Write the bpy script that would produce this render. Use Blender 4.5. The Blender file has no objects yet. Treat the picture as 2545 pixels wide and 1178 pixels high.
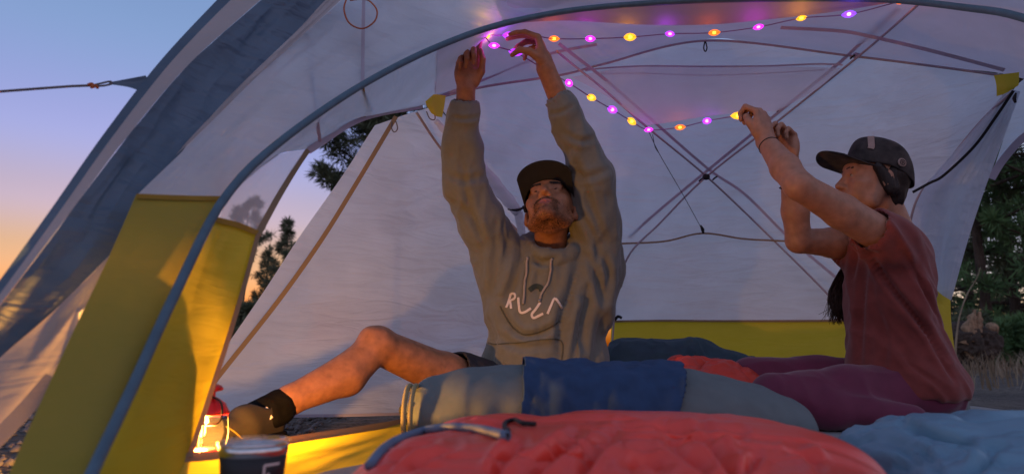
import bpy, math, random
import numpy as np
from mathutils import Vector, Matrix
from mathutils.bvhtree import BVHTree

rnd = random.Random(7)
np.random.seed(7)
sc = bpy.context.scene
col = sc.collection
R = math.radians

# ------------------------------------------------------------------ camera
F = 1600.0                       # focal length in photograph pixels (2545 wide)
CX, CY = 1272.5, 589.0
CAM = np.array([0.0, 0.0, 0.22])
PITCH = math.atan(291.0 / F)
cd = bpy.data.cameras.new('camera')
cam = bpy.data.objects.new('camera', cd)
col.objects.link(cam)
cam.location = CAM
cam.rotation_euler = (math.pi / 2 + PITCH, 0, 0)
cd.sensor_width = 36.0
cd.lens = F * 36.0 / 2545.0
cd.clip_start = 0.02
cd.clip_end = 2000.0
cd.dof.use_dof = True
cd.dof.focus_distance = 2.25
cd.dof.aperture_fstop = 3.2
sc.camera = cam

# ------------------------------------------------------------------ dusk sky
SUN_AZ = -30.0                   # degrees from the view direction, to the left
w = bpy.data.worlds.new('World')
sc.world = w
w.use_nodes = True
nt = w.node_tree
nt.nodes.clear()
sky = nt.nodes.new('ShaderNodeTexSky')
sky.sky_type = 'NISHITA'
sky.sun_disc = False
sky.sun_elevation = R(-1.5)
sky.sun_rotation = R(SUN_AZ)
sky.air_density = 1.0
sky.dust_density = 1.5
sky.ozone_density = 2.0
tint = nt.nodes.new('ShaderNodeMix')
tint.data_type = 'RGBA'
tint.blend_type = 'MULTIPLY'
tint.inputs[0].default_value = 1.0
tc = nt.nodes.new('ShaderNodeTexCoord')
sep = nt.nodes.new('ShaderNodeSeparateXYZ')
nt.links.new(tc.outputs['Generated'], sep.inputs[0])
ramp = nt.nodes.new('ShaderNodeValToRGB')      # afterglow: amber near the horizon, lilac, then blue
ramp.color_ramp.interpolation = 'EASE'
els = ramp.color_ramp.elements
stops = ((0.0, (.80, .36, .12)), (.13, (.86, .50, .29)), (.20, (.90, .57, .54)), (.29, (.88, .66, .76)),
         (.44, (.84, .80, .78)), (.60, (.95, 1.06, 1.02)))
els[0].position, els[0].color = stops[0][0], (*stops[0][1], 1)
els[1].position, els[1].color = stops[-1][0], (*stops[-1][1], 1)
for p_, c_ in stops[1:-1]:
    e = els.new(p_)
    e.color = (*c_, 1)
nt.links.new(sep.outputs[2], ramp.inputs[0])
# the amber fades out away from the point where the sun went down
dotn = nt.nodes.new('ShaderNodeVectorMath')
dotn.operation = 'DOT_PRODUCT'
nt.links.new(tc.outputs['Generated'], dotn.inputs[0])
dotn.inputs[1].default_value = (math.sin(R(SUN_AZ)), math.cos(R(SUN_AZ)), 0)
mr = nt.nodes.new('ShaderNodeMapRange')
mr.interpolation_type = 'SMOOTHSTEP'
mr.inputs[1].default_value, mr.inputs[2].default_value = 0.35, 0.93
nt.links.new(dotn.outputs['Value'], mr.inputs[0])
amix = nt.nodes.new('ShaderNodeMix')
amix.data_type = 'RGBA'
ramp2 = nt.nodes.new('ShaderNodeValToRGB')     # opposite the afterglow: lilac low down; above, brightened to neutral as added front fill
els2 = ramp2.color_ramp.elements
els2[0].position, els2[0].color = 0.0, (2.5, 2.4, 3.3, 1)
els2[1].position, els2[1].color = .6, (2.3, 1.75, 1.45, 1)
e = els2.new(.25)
e.color = (2.6, 2.05, 1.85, 1)
nt.links.new(sep.outputs[2], ramp2.inputs[0])
nt.links.new(ramp2.outputs[0], amix.inputs[6])
nt.links.new(mr.outputs[0], amix.inputs[0])
nt.links.new(ramp.outputs[0], amix.inputs[7])
nt.links.new(amix.outputs[2], tint.inputs[7])
nt.links.new(sky.outputs[0], tint.inputs[6])
bg = nt.nodes.new('ShaderNodeBackground')
SKY_STRENGTH = 1.7
bg.inputs[1].default_value = SKY_STRENGTH
wo = nt.nodes.new('ShaderNodeOutputWorld')
nt.links.new(tint.outputs[2], bg.inputs[0])
nt.links.new(bg.outputs[0], wo.inputs[0])

vs = sc.view_settings
vs.view_transform = 'Standard'
vs.look = 'None'
vs.exposure = 0.34
vs.gamma = 1.0
vs.use_curve_mapping = False
sc.cycles.use_denoising = True
sc.cycles.max_bounces = 10
sc.cycles.transparent_max_bounces = 16
sc.cycles.sample_clamp_indirect = 4.0

# ================================================================== helpers
fw = np.array([0.0, math.cos(PITCH), math.sin(PITCH)])
up = np.array([0.0, -math.sin(PITCH), math.cos(PITCH)])
rt = np.array([1.0, 0.0, 0.0])


def ray(px, py):
    return fw + rt * ((px - CX) / F) + up * ((CY - py) / F)


def P(px, py, Y):
    d = ray(px, py)
    return CAM + d * (Y / d[1])


def PZ(px, py, z):
    d = ray(px, py)
    return CAM + d * ((z - CAM[2]) / d[2])


def link(o):
    col.objects.link(o)
    return o


def mesh_obj(name, verts, faces, mat, parent=None, smooth=True, uvs=None):
    me = bpy.data.meshes.new(name)
    me.from_pydata([tuple(map(float, v)) for v in verts], [], [tuple(int(i) for i in f) for f in faces])
    me.update()
    if smooth:
        me.polygons.foreach_set('use_smooth', [True] * len(me.polygons))
    if uvs is not None:
        uvl = me.uv_layers.new(name='UVMap')
        li = np.empty(len(me.loops), dtype=np.int32)
        me.loops.foreach_get('vertex_index', li)
        uvl.data.foreach_set('uv', np.asarray(uvs, dtype=np.float32)[li].ravel())
    if mat is not None:
        me.materials.append(mat)
    o = link(bpy.data.objects.new(name, me))
    if parent is not None:
        adopt(o, parent)
    return o


def fast_mesh(name, V, Q, mat, parent=None):
    """V (n,3), Q (m,k) arrays; every face has k corners."""
    me = bpy.data.meshes.new(name)
    V = np.asarray(V, dtype=np.float32)
    Q = np.asarray(Q, dtype=np.int32)
    k = Q.shape[1]
    me.vertices.add(len(V))
    me.vertices.foreach_set('co', V.ravel())
    me.loops.add(Q.size)
    me.loops.foreach_set('vertex_index', Q.ravel())
    me.polygons.add(len(Q))
    me.polygons.foreach_set('loop_start', np.arange(0, Q.size, k, dtype=np.int32))
    me.polygons.foreach_set('loop_total', np.full(len(Q), k, dtype=np.int32))
    me.polygons.foreach_set('use_smooth', np.ones(len(Q), dtype=bool))
    me.update(calc_edges=True)
    me.validate()
    if mat is not None:
        me.materials.append(mat)
    o = link(bpy.data.objects.new(name, me))
    if parent is not None:
        adopt(o, parent)
    return o


def adopt(o, parent):
    o.parent = parent
    pw = Matrix.Identity(4)
    q = parent
    chain = []
    while q is not None:
        chain.append(q)
        q = q.parent
    for q in reversed(chain):
        pw = pw @ q.matrix_parent_inverse @ q.matrix_basis
    o.matrix_parent_inverse = pw.inverted()


def empty(name, loc, label, cat, group=None):
    o = link(bpy.data.objects.new(name, None))
    o.empty_display_size = 0.1
    o.location = tuple(map(float, loc))
    tag(o, label, cat, group)
    return o


def tag(o, label=None, cat=None, group=None, kind=None):
    if label:
        o['label'] = label
    if cat:
        o['category'] = cat
    if group:
        o['group'] = group
    if kind:
        o['kind'] = kind
    return o


def spline(pts, n):
    """Catmull-Rom through pts (m,d), resampled evenly in chord length to n points."""
    p = np.asarray(pts, float)
    if len(p) == 2:
        t = np.linspace(0, 1, n)[:, None]
        return p[0] * (1 - t) + p[1] * t
    q = np.vstack([2 * p[0] - p[1], p, 2 * p[-1] - p[-2]])
    out = []
    for i in range(len(p) - 1):
        a, b, c, d = q[i], q[i + 1], q[i + 2], q[i + 3]
        t = np.linspace(0, 1, 24, endpoint=False)[:, None]
        out.append(.5 * ((2 * b) + (c - a) * t + (2 * a - 5 * b + 4 * c - d) * t ** 2 + (3 * b - a - 3 * c + d) * t ** 3))
    out.append(p[-1][None])
    o = np.vstack(out)
    s = np.concatenate([[0], np.cumsum(np.linalg.norm(np.diff(o, axis=0), axis=1))])
    tt = np.linspace(0, s[-1], n)
    return np.stack([np.interp(tt, s, o[:, k]) for k in range(o.shape[1])], 1)


# ---- vectorised noise
def _hash(i, j, k, s):
    n = (i * 374761393 + j * 668265263 + k * 2147483647 + s * 1274126177) & 0xffffffff
    n = ((n ^ (n >> 13)) * 1274126177) & 0xffffffff
    return ((n ^ (n >> 16)) & 0xffff) / 32767.5 - 1.0


def vnoise(p, seed=0):
    p = np.asarray(p, float)
    i = np.floor(p).astype(np.int64)
    f = p - i
    f = f * f * f * (f * (f * 6 - 15) + 10)
    r = 0
    for dx in (0, 1):
        for dy in (0, 1):
            for dz in (0, 1):
                wgt = (f[:, 0] if dx else 1 - f[:, 0]) * (f[:, 1] if dy else 1 - f[:, 1]) * (f[:, 2] if dz else 1 - f[:, 2])
                r = r + wgt * _hash(i[:, 0] + dx, i[:, 1] + dy, i[:, 2] + dz, seed)
    return r


def fbm(p, oct=3, seed=0):
    a, r = 1.0, 0
    p = np.asarray(p, float)
    for o in range(oct):
        r = r + a * vnoise(p, seed + o * 17)
        p = p * 2.03
        a *= .5
    return r


def ridge(p, seed=0):
    return 1 - 2 * np.abs(vnoise(p, seed))


# ---- cloth sheets
def grid_faces(nu, nv):
    i, j = np.meshgrid(np.arange(nu - 1), np.arange(nv - 1), indexing='ij')
    a = (i * nv + j).ravel()
    return np.stack([a, a + nv, a + nv + 1, a + 1], 1)


def patch(name, rows, mat, parent, nu=60, nv=40, wr=0.0, wscale=(4, 14), sag=0.0, seed=0, toward=(0.8, 1.8, .55), fine=0.0):
    """A sheet of cloth lofted through rows of (px, py, Y) points. Rows run across v, points run along u."""
    rr = np.stack([spline([P(*q) for q in r], nv) for r in rows])
    G = np.stack([spline(rr[:, j], nu) for j in range(nv)], 1)          # (nu,nv,3)
    gu = np.gradient(G, axis=0)
    gv = np.gradient(G, axis=1)
    N = np.cross(gu, gv)
    N /= np.linalg.norm(N, axis=2, keepdims=True) + 1e-9
    c = np.asarray(toward)
    s = np.sign(((c - G) * N).sum(2, keepdims=True).mean())
    N *= s
    u, v = np.meshgrid(np.linspace(0, 1, nu), np.linspace(0, 1, nv), indexing='ij')
    d = np.zeros_like(u)
    edge = np.sin(np.pi * u) * np.sin(np.pi * v)
    if sag:
        d += sag * edge
    if wr:
        q = np.stack([u.ravel() * wscale[0], v.ravel() * wscale[1], np.full(u.size, seed * 3.7)], 1)
        q[:, 0] += .6 * vnoise(q * .5, seed + 5)
        q[:, 1] += .8 * vnoise(q * .4, seed + 9)
        n = (fbm(q, 2, seed) * .6 + ridge(q * .8, seed + 3) * .5).reshape(u.shape)
        d += wr * n * np.minimum(1, 6 * np.minimum(np.minimum(u, 1 - u), np.minimum(v, 1 - v)) + .25)
    G = G + N * d[..., None]
    uv = np.stack([u.ravel(), v.ravel()], 1)
    F_ = grid_faces(nu, nv)
    if s < 0:
        F_ = F_[:, ::-1]
    o = fast_mesh(name, G.reshape(-1, 3), F_, mat, parent)
    return o


def tube_mesh(pts, rad, sides=10, cap=True, flat=None, nrm=None):
    """Tube along 3-D pts; rad scalar or list; flat=(a,b) multiplies the two cross axes."""
    pts = np.asarray(pts, float)
    n = len(pts)
    rad = np.full(n, rad) if np.isscalar(rad) else np.asarray(rad, float)
    T = np.gradient(pts, axis=0)
    T /= np.linalg.norm(T, axis=1, keepdims=True) + 1e-12
    V = []
    ref = np.array([0.0, 0.0, 1.0]) if abs(T[0][2]) < .9 else np.array([1.0, 0, 0])
    prev = None
    for i in range(n):
        if nrm is not None:
            b = np.asarray(nrm[i] if np.ndim(nrm) == 2 else nrm, float)
        else:
            b = ref if prev is None else prev
        b = b - T[i] * np.dot(b, T[i])
        b /= np.linalg.norm(b) + 1e-12
        prev = b
        a = np.cross(T[i], b)
        for k in range(sides):
            th = 2 * math.pi * (k + .5) / sides
            ca, sb = math.cos(th), math.sin(th)
            if flat:
                ca, sb = ca * flat[0], sb * flat[1]
            V.append(pts[i] + rad[i] * (a * ca + b * sb))
    Fc = []
    for i in range(n - 1):
        for k in range(sides):
            k2 = (k + 1) % sides
            Fc.append((i * sides + k, i * sides + k2, (i + 1) * sides + k2, (i + 1) * sides + k))
    if cap:
        Fc.append(tuple(range(sides))[::-1])
        Fc.append(tuple((n - 1) * sides + k for k in range(sides)))
    return V, Fc


def tube(name, pts, rad, mat, parent, n=40, sides=10, world=False, flat=None, nrm=None):
    p3 = np.asarray(pts if world else [P(*q) for q in pts], float)
    p3 = spline(p3, n) if len(p3) > 1 else p3
    if not np.isscalar(rad):
        rad = np.interp(np.linspace(0, 1, n), np.linspace(0, 1, len(rad)), rad)
    V, Fc = tube_mesh(p3, rad, sides, True, flat, nrm)
    return mesh_obj(name, V, Fc, mat, parent)


def tape(name, pts, width, mat, parent, n=40, centre=(0.8, 1.8, .55), thick=.0012, off=.004, world=False):
    """A flat ribbon sewn on the cloth, its face turned to the middle of the tent."""
    p3 = spline(np.asarray(pts if world else [P(*q) for q in pts], float), n)
    nr = np.asarray(centre) - p3
    nr /= np.linalg.norm(nr, axis=1, keepdims=True)
    p3 = p3 + nr * off
    V, Fc = tube_mesh(p3, 1.0, 4, True, (width / 2 * 1.414, thick * 1.414), nr)
    return mesh_obj(name, V, Fc, mat, parent, smooth=False)


def lathe(name, prof, centre, mat, parent, sides=40, axis=None, smooth=True, closed=False):
    """prof: list of (r, z)."""
    V, Fc = [], []
    m = len(prof)
    for (r, z) in prof:
        for k in range(sides):
            t = 2 * math.pi * k / sides
            V.append((r * math.cos(t), r * math.sin(t), z))
    for i in range(m - 1):
        for k in range(sides):
            k2 = (k + 1) % sides
            Fc.append((i * sides + k, i * sides + k2, (i + 1) * sides + k2, (i + 1) * sides + k))
    V = np.asarray(V)
    if axis is not None:
        q = Vector((0, 0, 1)).rotation_difference(Vector(axis)).to_matrix()
        V = V @ np.array(q).T
    V = V + np.asarray(centre)
    return mesh_obj(name, V, Fc, mat, parent, smooth)


# ---- signed distance fields -> one continuous skin
class Field:
    def __init__(s, lo, hi, h):
        s.h = h
        s.lo = np.asarray(lo, float)
        s.n = np.ceil((np.asarray(hi, float) - s.lo) / h).astype(int) + 1
        s.V = np.full(s.n, 1.0, dtype=np.float32)

    def _sub(s, lo, hi):
        i0 = np.clip(np.floor((lo - s.lo) / s.h).astype(int), 0, s.n)
        i1 = np.clip(np.ceil((hi - s.lo) / s.h).astype(int) + 1, 0, s.n)
        if (i1 <= i0).any():
            return None, None
        g = [s.lo[k] + s.h * np.arange(i0[k], i1[k]) for k in range(3)]
        X = np.stack(np.meshgrid(*g, indexing='ij'), -1).astype(np.float32)
        return tuple(slice(a, b) for a, b in zip(i0, i1)), X

    def _mix(s, sl, d, k, carve=False):
        A = s.V[sl]
        if carve:
            d = -d
            hh = np.clip(.5 - .5 * (A - d) / k, 0, 1)
            # smooth maximum
            s.V[sl] = A * (1 - hh) + d * hh + k * hh * (1 - hh)
        else:
            hh = np.clip(.5 + .5 * (d - A) / k, 0, 1)
            s.V[sl] = d * (1 - hh) + A * hh - k * hh * (1 - hh)

    def cap(s, a, b, ra, rb=None, k=.012, carve=False):
        a, b = np.asarray(a, float), np.asarray(b, float)
        rb = ra if rb is None else rb
        m = max(ra, rb) + k + 3 * s.h
        sl, X = s._sub(np.minimum(a, b) - m, np.maximum(a, b) + m)
        if sl is None:
            return s
        ab = b - a
        t = np.clip(((X - a) @ ab) / (ab @ ab + 1e-12), 0, 1)
        d = np.linalg.norm(X - a - t[..., None] * ab, axis=-1) - (ra + (rb - ra) * t)
        s._mix(sl, d.astype(np.float32), k, carve)
        return s

    def chain(s, pts, rads, k=.012):
        for i in range(len(pts) - 1):
            s.cap(pts[i], pts[i + 1], rads[i], rads[i + 1], k)
        return s

    def ell(s, c, r, M=None, k=.012, carve=False):
        c, r = np.asarray(c, float), np.asarray(r, float)
        m = r.max() + k + 3 * s.h
        sl, X = s._sub(c - m, c + m)
        if sl is None:
            return s
        q = X - c
        if M is not None:
            q = q @ np.asarray(M)
        k0 = np.linalg.norm(q / r, axis=-1)
        k1 = np.linalg.norm(q / (r * r), axis=-1) + 1e-9
        d = k0 * (k0 - 1) / k1
        s._mix(sl, d.astype(np.float32), k, carve)
        return s

    def mesh(s, smooth=2):
        V = s.V
        ins = V < 0
        c = None
        for a in (0, 1):
            for b in (0, 1):
                for d in (0, 1):
                    q = ins[a:V.shape[0] - 1 + a, b:V.shape[1] - 1 + b, d:V.shape[2] - 1 + d]
                    if c is None:
                        allq, c = q.copy(), q.copy()
                    else:
                        allq &= q
                        c |= q
        act = c & ~allq
        ids = np.argwhere(act)
        idx = np.full(act.shape, -1, dtype=np.int32)
        idx[act] = np.arange(len(ids))
        corn = np.array([[a, b, d] for a in (0, 1) for b in (0, 1) for d in (0, 1)])
        val = np.stack([V[ids[:, 0] + q[0], ids[:, 1] + q[1], ids[:, 2] + q[2]] for q in corn], 1)
        acc = np.zeros((len(ids), 3))
        cnt = np.zeros(len(ids))
        for i in range(8):
            for j in range(i + 1, 8):
                if np.abs(corn[i] - corn[j]).sum() != 1:
                    continue
                x = (val[:, i] < 0) != (val[:, j] < 0)
                t = val[:, i] / np.where(x, val[:, i] - val[:, j], 1)
                p = corn[i] + t[:, None] * (corn[j] - corn[i])
                acc[x] += p[x]
                cnt[x] += 1
        pos = s.lo + s.h * (ids + acc / np.maximum(cnt, 1)[:, None])
        Q = []
        for ax in range(3):
            sl0 = [slice(None)] * 3
            sl1 = [slice(None)] * 3
            sl0[ax] = slice(0, -1)
            sl1[ax] = slice(1, None)
            A, B = ins[tuple(sl0)], ins[tuple(sl1)]
            e = np.argwhere(A != B)
            o1, o2 = (ax + 1) % 3, (ax + 2) % 3
            ok = (e[:, o1] > 0) & (e[:, o2] > 0) & (e[:, o1] < V.shape[o1] - 1) & (e[:, o2] < V.shape[o2] - 1)
            e = e[ok]
            flip = A[e[:, 0], e[:, 1], e[:, 2]]
            quad = []
            for (d1, d2) in ((-1, -1), (0, -1), (0, 0), (-1, 0)):
                q = e.copy()
                q[:, o1] += d1
                q[:, o2] += d2
                quad.append(idx[q[:, 0], q[:, 1], q[:, 2]])
            quad = np.stack(quad, 1)
            quad[~flip] = quad[~flip][:, ::-1]
            Q.append(quad)
        Q = np.vstack(Q)
        Q = Q[(Q >= 0).all(1)]
        for _ in range(smooth):
            pos = lap(pos, Q, .5)
        return pos, Q


def lap(pos, Q, f):
    acc = np.zeros_like(pos)
    cnt = np.zeros(len(pos))
    for k in range(4):
        a, b = Q[:, k], Q[:, (k + 1) % 4]
        for c in range(3):
            acc[:, c] += np.bincount(a, pos[b, c], len(pos)) + np.bincount(b, pos[a, c], len(pos))
        cnt += np.bincount(a, minlength=len(pos)) + np.bincount(b, minlength=len(pos))
    m = acc / np.maximum(cnt, 1)[:, None]
    return pos + (m - pos) * f


def vnormals(pos, Q):
    n = np.cross(pos[Q[:, 2]] - pos[Q[:, 0]], pos[Q[:, 3]] - pos[Q[:, 1]])
    N = np.zeros_like(pos)
    for k in range(4):
        for c in range(3):
            N[:, c] += np.bincount(Q[:, k], n[:, c], len(pos))
    return N / (np.linalg.norm(N, axis=1, keepdims=True) + 1e-12)


def shell(name, pos, Q, mask, off, mat, parent, rough=0.0, seed=0, keep=None):
    """A second skin over the part of a body where mask is true: beard, brows, socks, leggings."""
    fm = mask[Q].all(1)
    q = Q[fm]
    used = np.unique(q)
    rem = np.full(len(pos), -1)
    rem[used] = np.arange(len(used))
    N = vnormals(pos, Q)
    o_ = off if np.isscalar(off) else off[used][:, None]
    v = pos[used] + N[used] * o_
    if rough:
        v = v + N[used] * (rough * fbm(v * 140, 2, seed))[:, None]
    return fast_mesh(name, v, rem[q], mat, parent)


# ================================================================== materials
def newmat(name):
    m = bpy.data.materials.new(name)
    m.use_nodes = True
    n = m.node_tree.nodes
    n.clear()
    out = n.new('ShaderNodeOutputMaterial')
    return m, n, m.node_tree.links, out


def colour_noise(n, l, c, amt, scale, detail=4, dist=0.0, stretch=None):
    tc_ = n.new('ShaderNodeTexCoord')
    nz = n.new('ShaderNodeTexNoise')
    nz.inputs['Scale'].default_value = scale
    nz.inputs['Detail'].default_value = detail
    nz.inputs['Distortion'].default_value = dist
    if stretch:
        mp = n.new('ShaderNodeMapping')
        mp.inputs['Scale'].default_value = stretch
        l.new(tc_.outputs['Object'], mp.inputs[0])
        l.new(mp.outputs[0], nz.inputs[0])
    else:
        l.new(tc_.outputs['Object'], nz.inputs[0])
    rp = n.new('ShaderNodeValToRGB')
    rp.color_ramp.elements[0].position = .3
    rp.color_ramp.elements[1].position = .7
    rp.color_ramp.elements[0].color = (*[max(0, x * (1 - amt)) for x in c], 1)
    rp.color_ramp.elements[1].color = (*[min(1, x * (1 + amt)) for x in c], 1)
    l.new(nz.outputs[0], rp.inputs[0])
    return rp.outputs[0], nz.outputs[0], tc_


def sheet(name, c, tr=.5, clear=0.0, amt=.06, scale=6.0, bump=.25, gloss=.05, wr=(2, 2, 9)):
    """Thin tent cloth: part of the light is scattered back, part comes through."""
    m, n, l, out = newmat(name)
    cc, nv, tc_ = colour_noise(n, l, c, amt, scale)
    mp = n.new('ShaderNodeMapping')
    mp.inputs['Scale'].default_value = wr
    mp.inputs['Rotation'].default_value = (0, .5, .4)
    l.new(tc_.outputs['Object'], mp.inputs[0])
    wn = n.new('ShaderNodeTexNoise')
    wn.inputs['Scale'].default_value = 2.2
    wn.inputs['Detail'].default_value = 3
    wn.inputs['Distortion'].default_value = .6
    l.new(mp.outputs[0], wn.inputs[0])
    fn = n.new('ShaderNodeTexNoise')
    fn.inputs['Scale'].default_value = 420
    l.new(tc_.outputs['Object'], fn.inputs[0])
    ad = n.new('ShaderNodeMath')
    ad.operation = 'MULTIPLY_ADD'
    l.new(fn.outputs[0], ad.inputs[0])
    ad.inputs[1].default_value = .03
    l.new(wn.outputs[0], ad.inputs[2])
    bp = n.new('ShaderNodeBump')
    bp.inputs['Strength'].default_value = bump
    bp.inputs['Distance'].default_value = .05
    l.new(ad.outputs[0], bp.inputs['Height'])
    df = n.new('ShaderNodeBsdfDiffuse')
    ts = n.new('ShaderNodeBsdfTranslucent')
    for q in (df, ts):
        l.new(cc, q.inputs[0])
        l.new(bp.outputs[0], q.inputs['Normal'])
    mx = n.new('ShaderNodeMixShader')
    mx.inputs[0].default_value = tr
    l.new(df.outputs[0], mx.inputs[1])
    l.new(ts.outputs[0], mx.inputs[2])
    last = mx
    if gloss:
        gl = n.new('ShaderNodeBsdfGlossy')
        gl.inputs['Roughness'].default_value = .62
        l.new(bp.outputs[0], gl.inputs['Normal'])
        m2 = n.new('ShaderNodeMixShader')
        m2.inputs[0].default_value = gloss
        l.new(last.outputs[0], m2.inputs[1])
        l.new(gl.outputs[0], m2.inputs[2])
        last = m2
    if clear:
        tp = n.new('ShaderNodeBsdfTransparent')
        m3 = n.new('ShaderNodeMixShader')
        m3.inputs[0].default_value = clear
        l.new(last.outputs[0], m3.inputs[1])
        l.new(tp.outputs[0], m3.inputs[2])
        last = m3
    l.new(last.outputs[0], out.inputs[0])
    return m


def solid(name, c, rough=.7, amt=.12, scale=30.0, bump=.15, bscale=300.0, bdist=.002, metal=0.0, sheen=0.0, sss=0.0, spec=.4, stretch=None, big=None):
    m, n, l, out = newmat(name)
    cc, nv, tc_ = colour_noise(n, l, c, amt, scale, stretch=stretch)
    p = n.new('ShaderNodeBsdfPrincipled')
    l.new(cc, p.inputs['Base Color'])
    p.inputs['Roughness'].default_value = rough
    p.inputs['Metallic'].default_value = metal
    p.inputs['Specular IOR Level'].default_value = spec
    if sheen:
        p.inputs['Sheen Weight'].default_value = sheen
        p.inputs['Sheen Roughness'].default_value = .5
    if sss:
        p.inputs['Subsurface Weight'].default_value = sss
        p.inputs['Subsurface Radius'].default_value = (.012, .005, .003)
    if bump:
        b = n.new('ShaderNodeTexNoise')
        b.inputs['Scale'].default_value = bscale
        b.inputs['Detail'].default_value = 4
        l.new(tc_.outputs['Object'], b.inputs[0])
        bp = n.new('ShaderNodeBump')
        bp.inputs['Strength'].default_value = bump
        bp.inputs['Distance'].default_value = bdist
        l.new(b.outputs[0], bp.inputs['Height'])
        nrm_out = bp.outputs[0]
        if big:
            b2 = n.new('ShaderNodeTexNoise')
            b2.inputs['Scale'].default_value = big[0]
            b2.inputs['Detail'].default_value = 3
            b2.inputs['Distortion'].default_value = .8
            b2.noise_type = 'RIDGED_MULTIFRACTAL'
            b2.inputs['Roughness'].default_value = .55
            if len(big) > 3:
                m2_ = n.new('ShaderNodeMapping')
                m2_.inputs['Scale'].default_value = big[3]
                m2_.inputs['Rotation'].default_value = (0, 0, .6)
                l.new(tc_.outputs['Object'], m2_.inputs[0])
                l.new(m2_.outputs[0], b2.inputs[0])
            else:
                l.new(tc_.outputs['Object'], b2.inputs[0])
            bp2 = n.new('ShaderNodeBump')
            bp2.inputs['Strength'].default_value = big[1]
            bp2.inputs['Distance'].default_value = big[2]
            l.new(b2.outputs[0], bp2.inputs['Height'])
            l.new(nrm_out, bp2.inputs['Normal'])
            nrm_out = bp2.outputs[0]
        l.new(nrm_out, p.inputs['Normal'])
    l.new(p.outputs[0], out.inputs[0])
    return m


def glow(name, c, strength):
    m, n, l, out = newmat(name)
    e = n.new('ShaderNodeEmission')
    e.inputs[0].default_value = (*c, 1)
    e.inputs[1].default_value = strength
    l.new(e.outputs[0], out.inputs[0])
    return m


def glassy(name, c, clear=.8, rough=.05):
    m, n, l, out = newmat(name)
    tp = n.new('ShaderNodeBsdfTransparent')
    tp.inputs[0].default_value = (*c, 1)
    gl = n.new('ShaderNodeBsdfGlossy')
    gl.inputs['Roughness'].default_value = rough
    df = n.new('ShaderNodeBsdfTranslucent')
    df.inputs[0].default_value = (.9, .85, .75, 1)
    a = n.new('ShaderNodeMixShader')
    a.inputs[0].default_value = .12
    l.new(gl.outputs[0], a.inputs[1])
    l.new(df.outputs[0], a.inputs[2])
    b = n.new('ShaderNodeMixShader')
    b.inputs[0].default_value = 1 - clear
    l.new(tp.outputs[0], b.inputs[1])
    l.new(a.outputs[0], b.inputs[2])
    l.new(b.outputs[0], out.inputs[0])
    return m


M = {}
M['canopy'] = sheet('white canopy cloth', (.66, .74, .83), tr=.61, clear=.03, bump=.4)
M['vest'] = sheet('white vestibule cloth', (.79, .83, .88), tr=.64, clear=.03, bump=.35)
M['sheer'] = sheet('sheer mesh cloth', (.80, .80, .82), tr=.55, clear=.36, bump=.1)
M['ceil'] = sheet('grey ceiling cloth', (.58, .58, .68), tr=.50, bump=.15)
M['loft'] = sheet('thin ceiling cloth', (.80, .80, .84), tr=.62, clear=.34, bump=.1)
M['roofcap'] = sheet('brown grey roof cloth', (.40, .33, .35), tr=.30, bump=.15)
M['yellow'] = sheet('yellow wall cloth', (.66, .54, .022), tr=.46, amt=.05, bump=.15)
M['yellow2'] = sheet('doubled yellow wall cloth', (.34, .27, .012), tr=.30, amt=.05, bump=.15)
M['navy'] = sheet('navy fly cloth', (.09, .155, .235), tr=.44, amt=.18, bump=.5, gloss=.07)
M['greyfly'] = sheet('grey fly cloth', (.50, .47, .48), tr=.45, amt=.06, bump=.25)
M['tapebrown'] = sheet('brown seam tape', (.36, .25, .13), tr=.4, bump=.1)
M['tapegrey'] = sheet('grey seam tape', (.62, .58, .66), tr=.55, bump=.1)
M['tapeyellow'] = solid('ochre seam tape', (.34, .22, .03), .8)
M['pole'] = solid('slate blue pole sleeve', (.075, .135, .18), .55, bump=.1)
M['metalpole'] = solid('thin grey tent pole', (.34, .30, .34), .45, metal=.2)
M['black'] = solid('black webbing', (.012, .012, .014), .7)
M['cordgrey'] = solid('grey cord', (.16, .14, .14), .8)
M['orangecord'] = solid('rust orange cord', (.45, .11, .03), .7)
M['floor'] = sheet('tent floor cloth', (.30, .30, .30), tr=.05)
M['skin'] = solid('tanned skin', (.33, .140, .068), .52, amt=.2, scale=45, bump=.35, bscale=130, bdist=.002, sss=.12)
M['skin2'] = solid('light skin', (.40, .190, .115), .52, amt=.15, scale=45, bump=.25, bscale=260, bdist=.001, sss=.12)
M['lip'] = solid('lips', (.30, .10, .08), .5)
M['eye'] = solid('eye white', (.30, .25, .23), .25, bump=0, amt=.02)
M['iris'] = solid('dark iris', (.03, .018, .01), .2, bump=0)
M['beard'] = solid('short dark beard', (.022, .015, .013), .85, amt=.3, scale=240, bump=.8, bscale=500, bdist=.003)
M['hair'] = solid('brown hair', (.022, .013, .010), .6, amt=.35, scale=90, bump=.5, bscale=200, bdist=.003, stretch=(4, 4, .6))
M['tail'] = solid('brown ponytail', (.060, .030, .018), .5, amt=.4, scale=60, bump=0)
M['hoodie'] = solid('grey olive hoodie', (.165, .163, .135), .92, amt=.05, scale=60, bump=.35, bscale=420, bdist=.002, sheen=.25, big=(6, .45, .018, (1.3, 1.3, .55)))
M['cord'] = solid('hoodie drawcord', (.34, .29, .25), .85)
M['print'] = solid('cream print', (.72, .62, .55), .7, amt=.05)
M['printdark'] = solid('dark green print', (.035, .05, .045), .8)
M['seamdark'] = solid('hoodie seam', (.085, .085, .066), .9)
M['capblack'] = solid('black cap cloth', (.011, .011, .012), .85, amt=.2, bump=.4, bscale=500)
M['camo'] = solid('dark camouflage cap cloth', (.045, .035, .032), .85, amt=.65, scale=26, bump=.4, bscale=500)
M['patch'] = solid('pale cap patch', (.36, .24, .20), .8)
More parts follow.
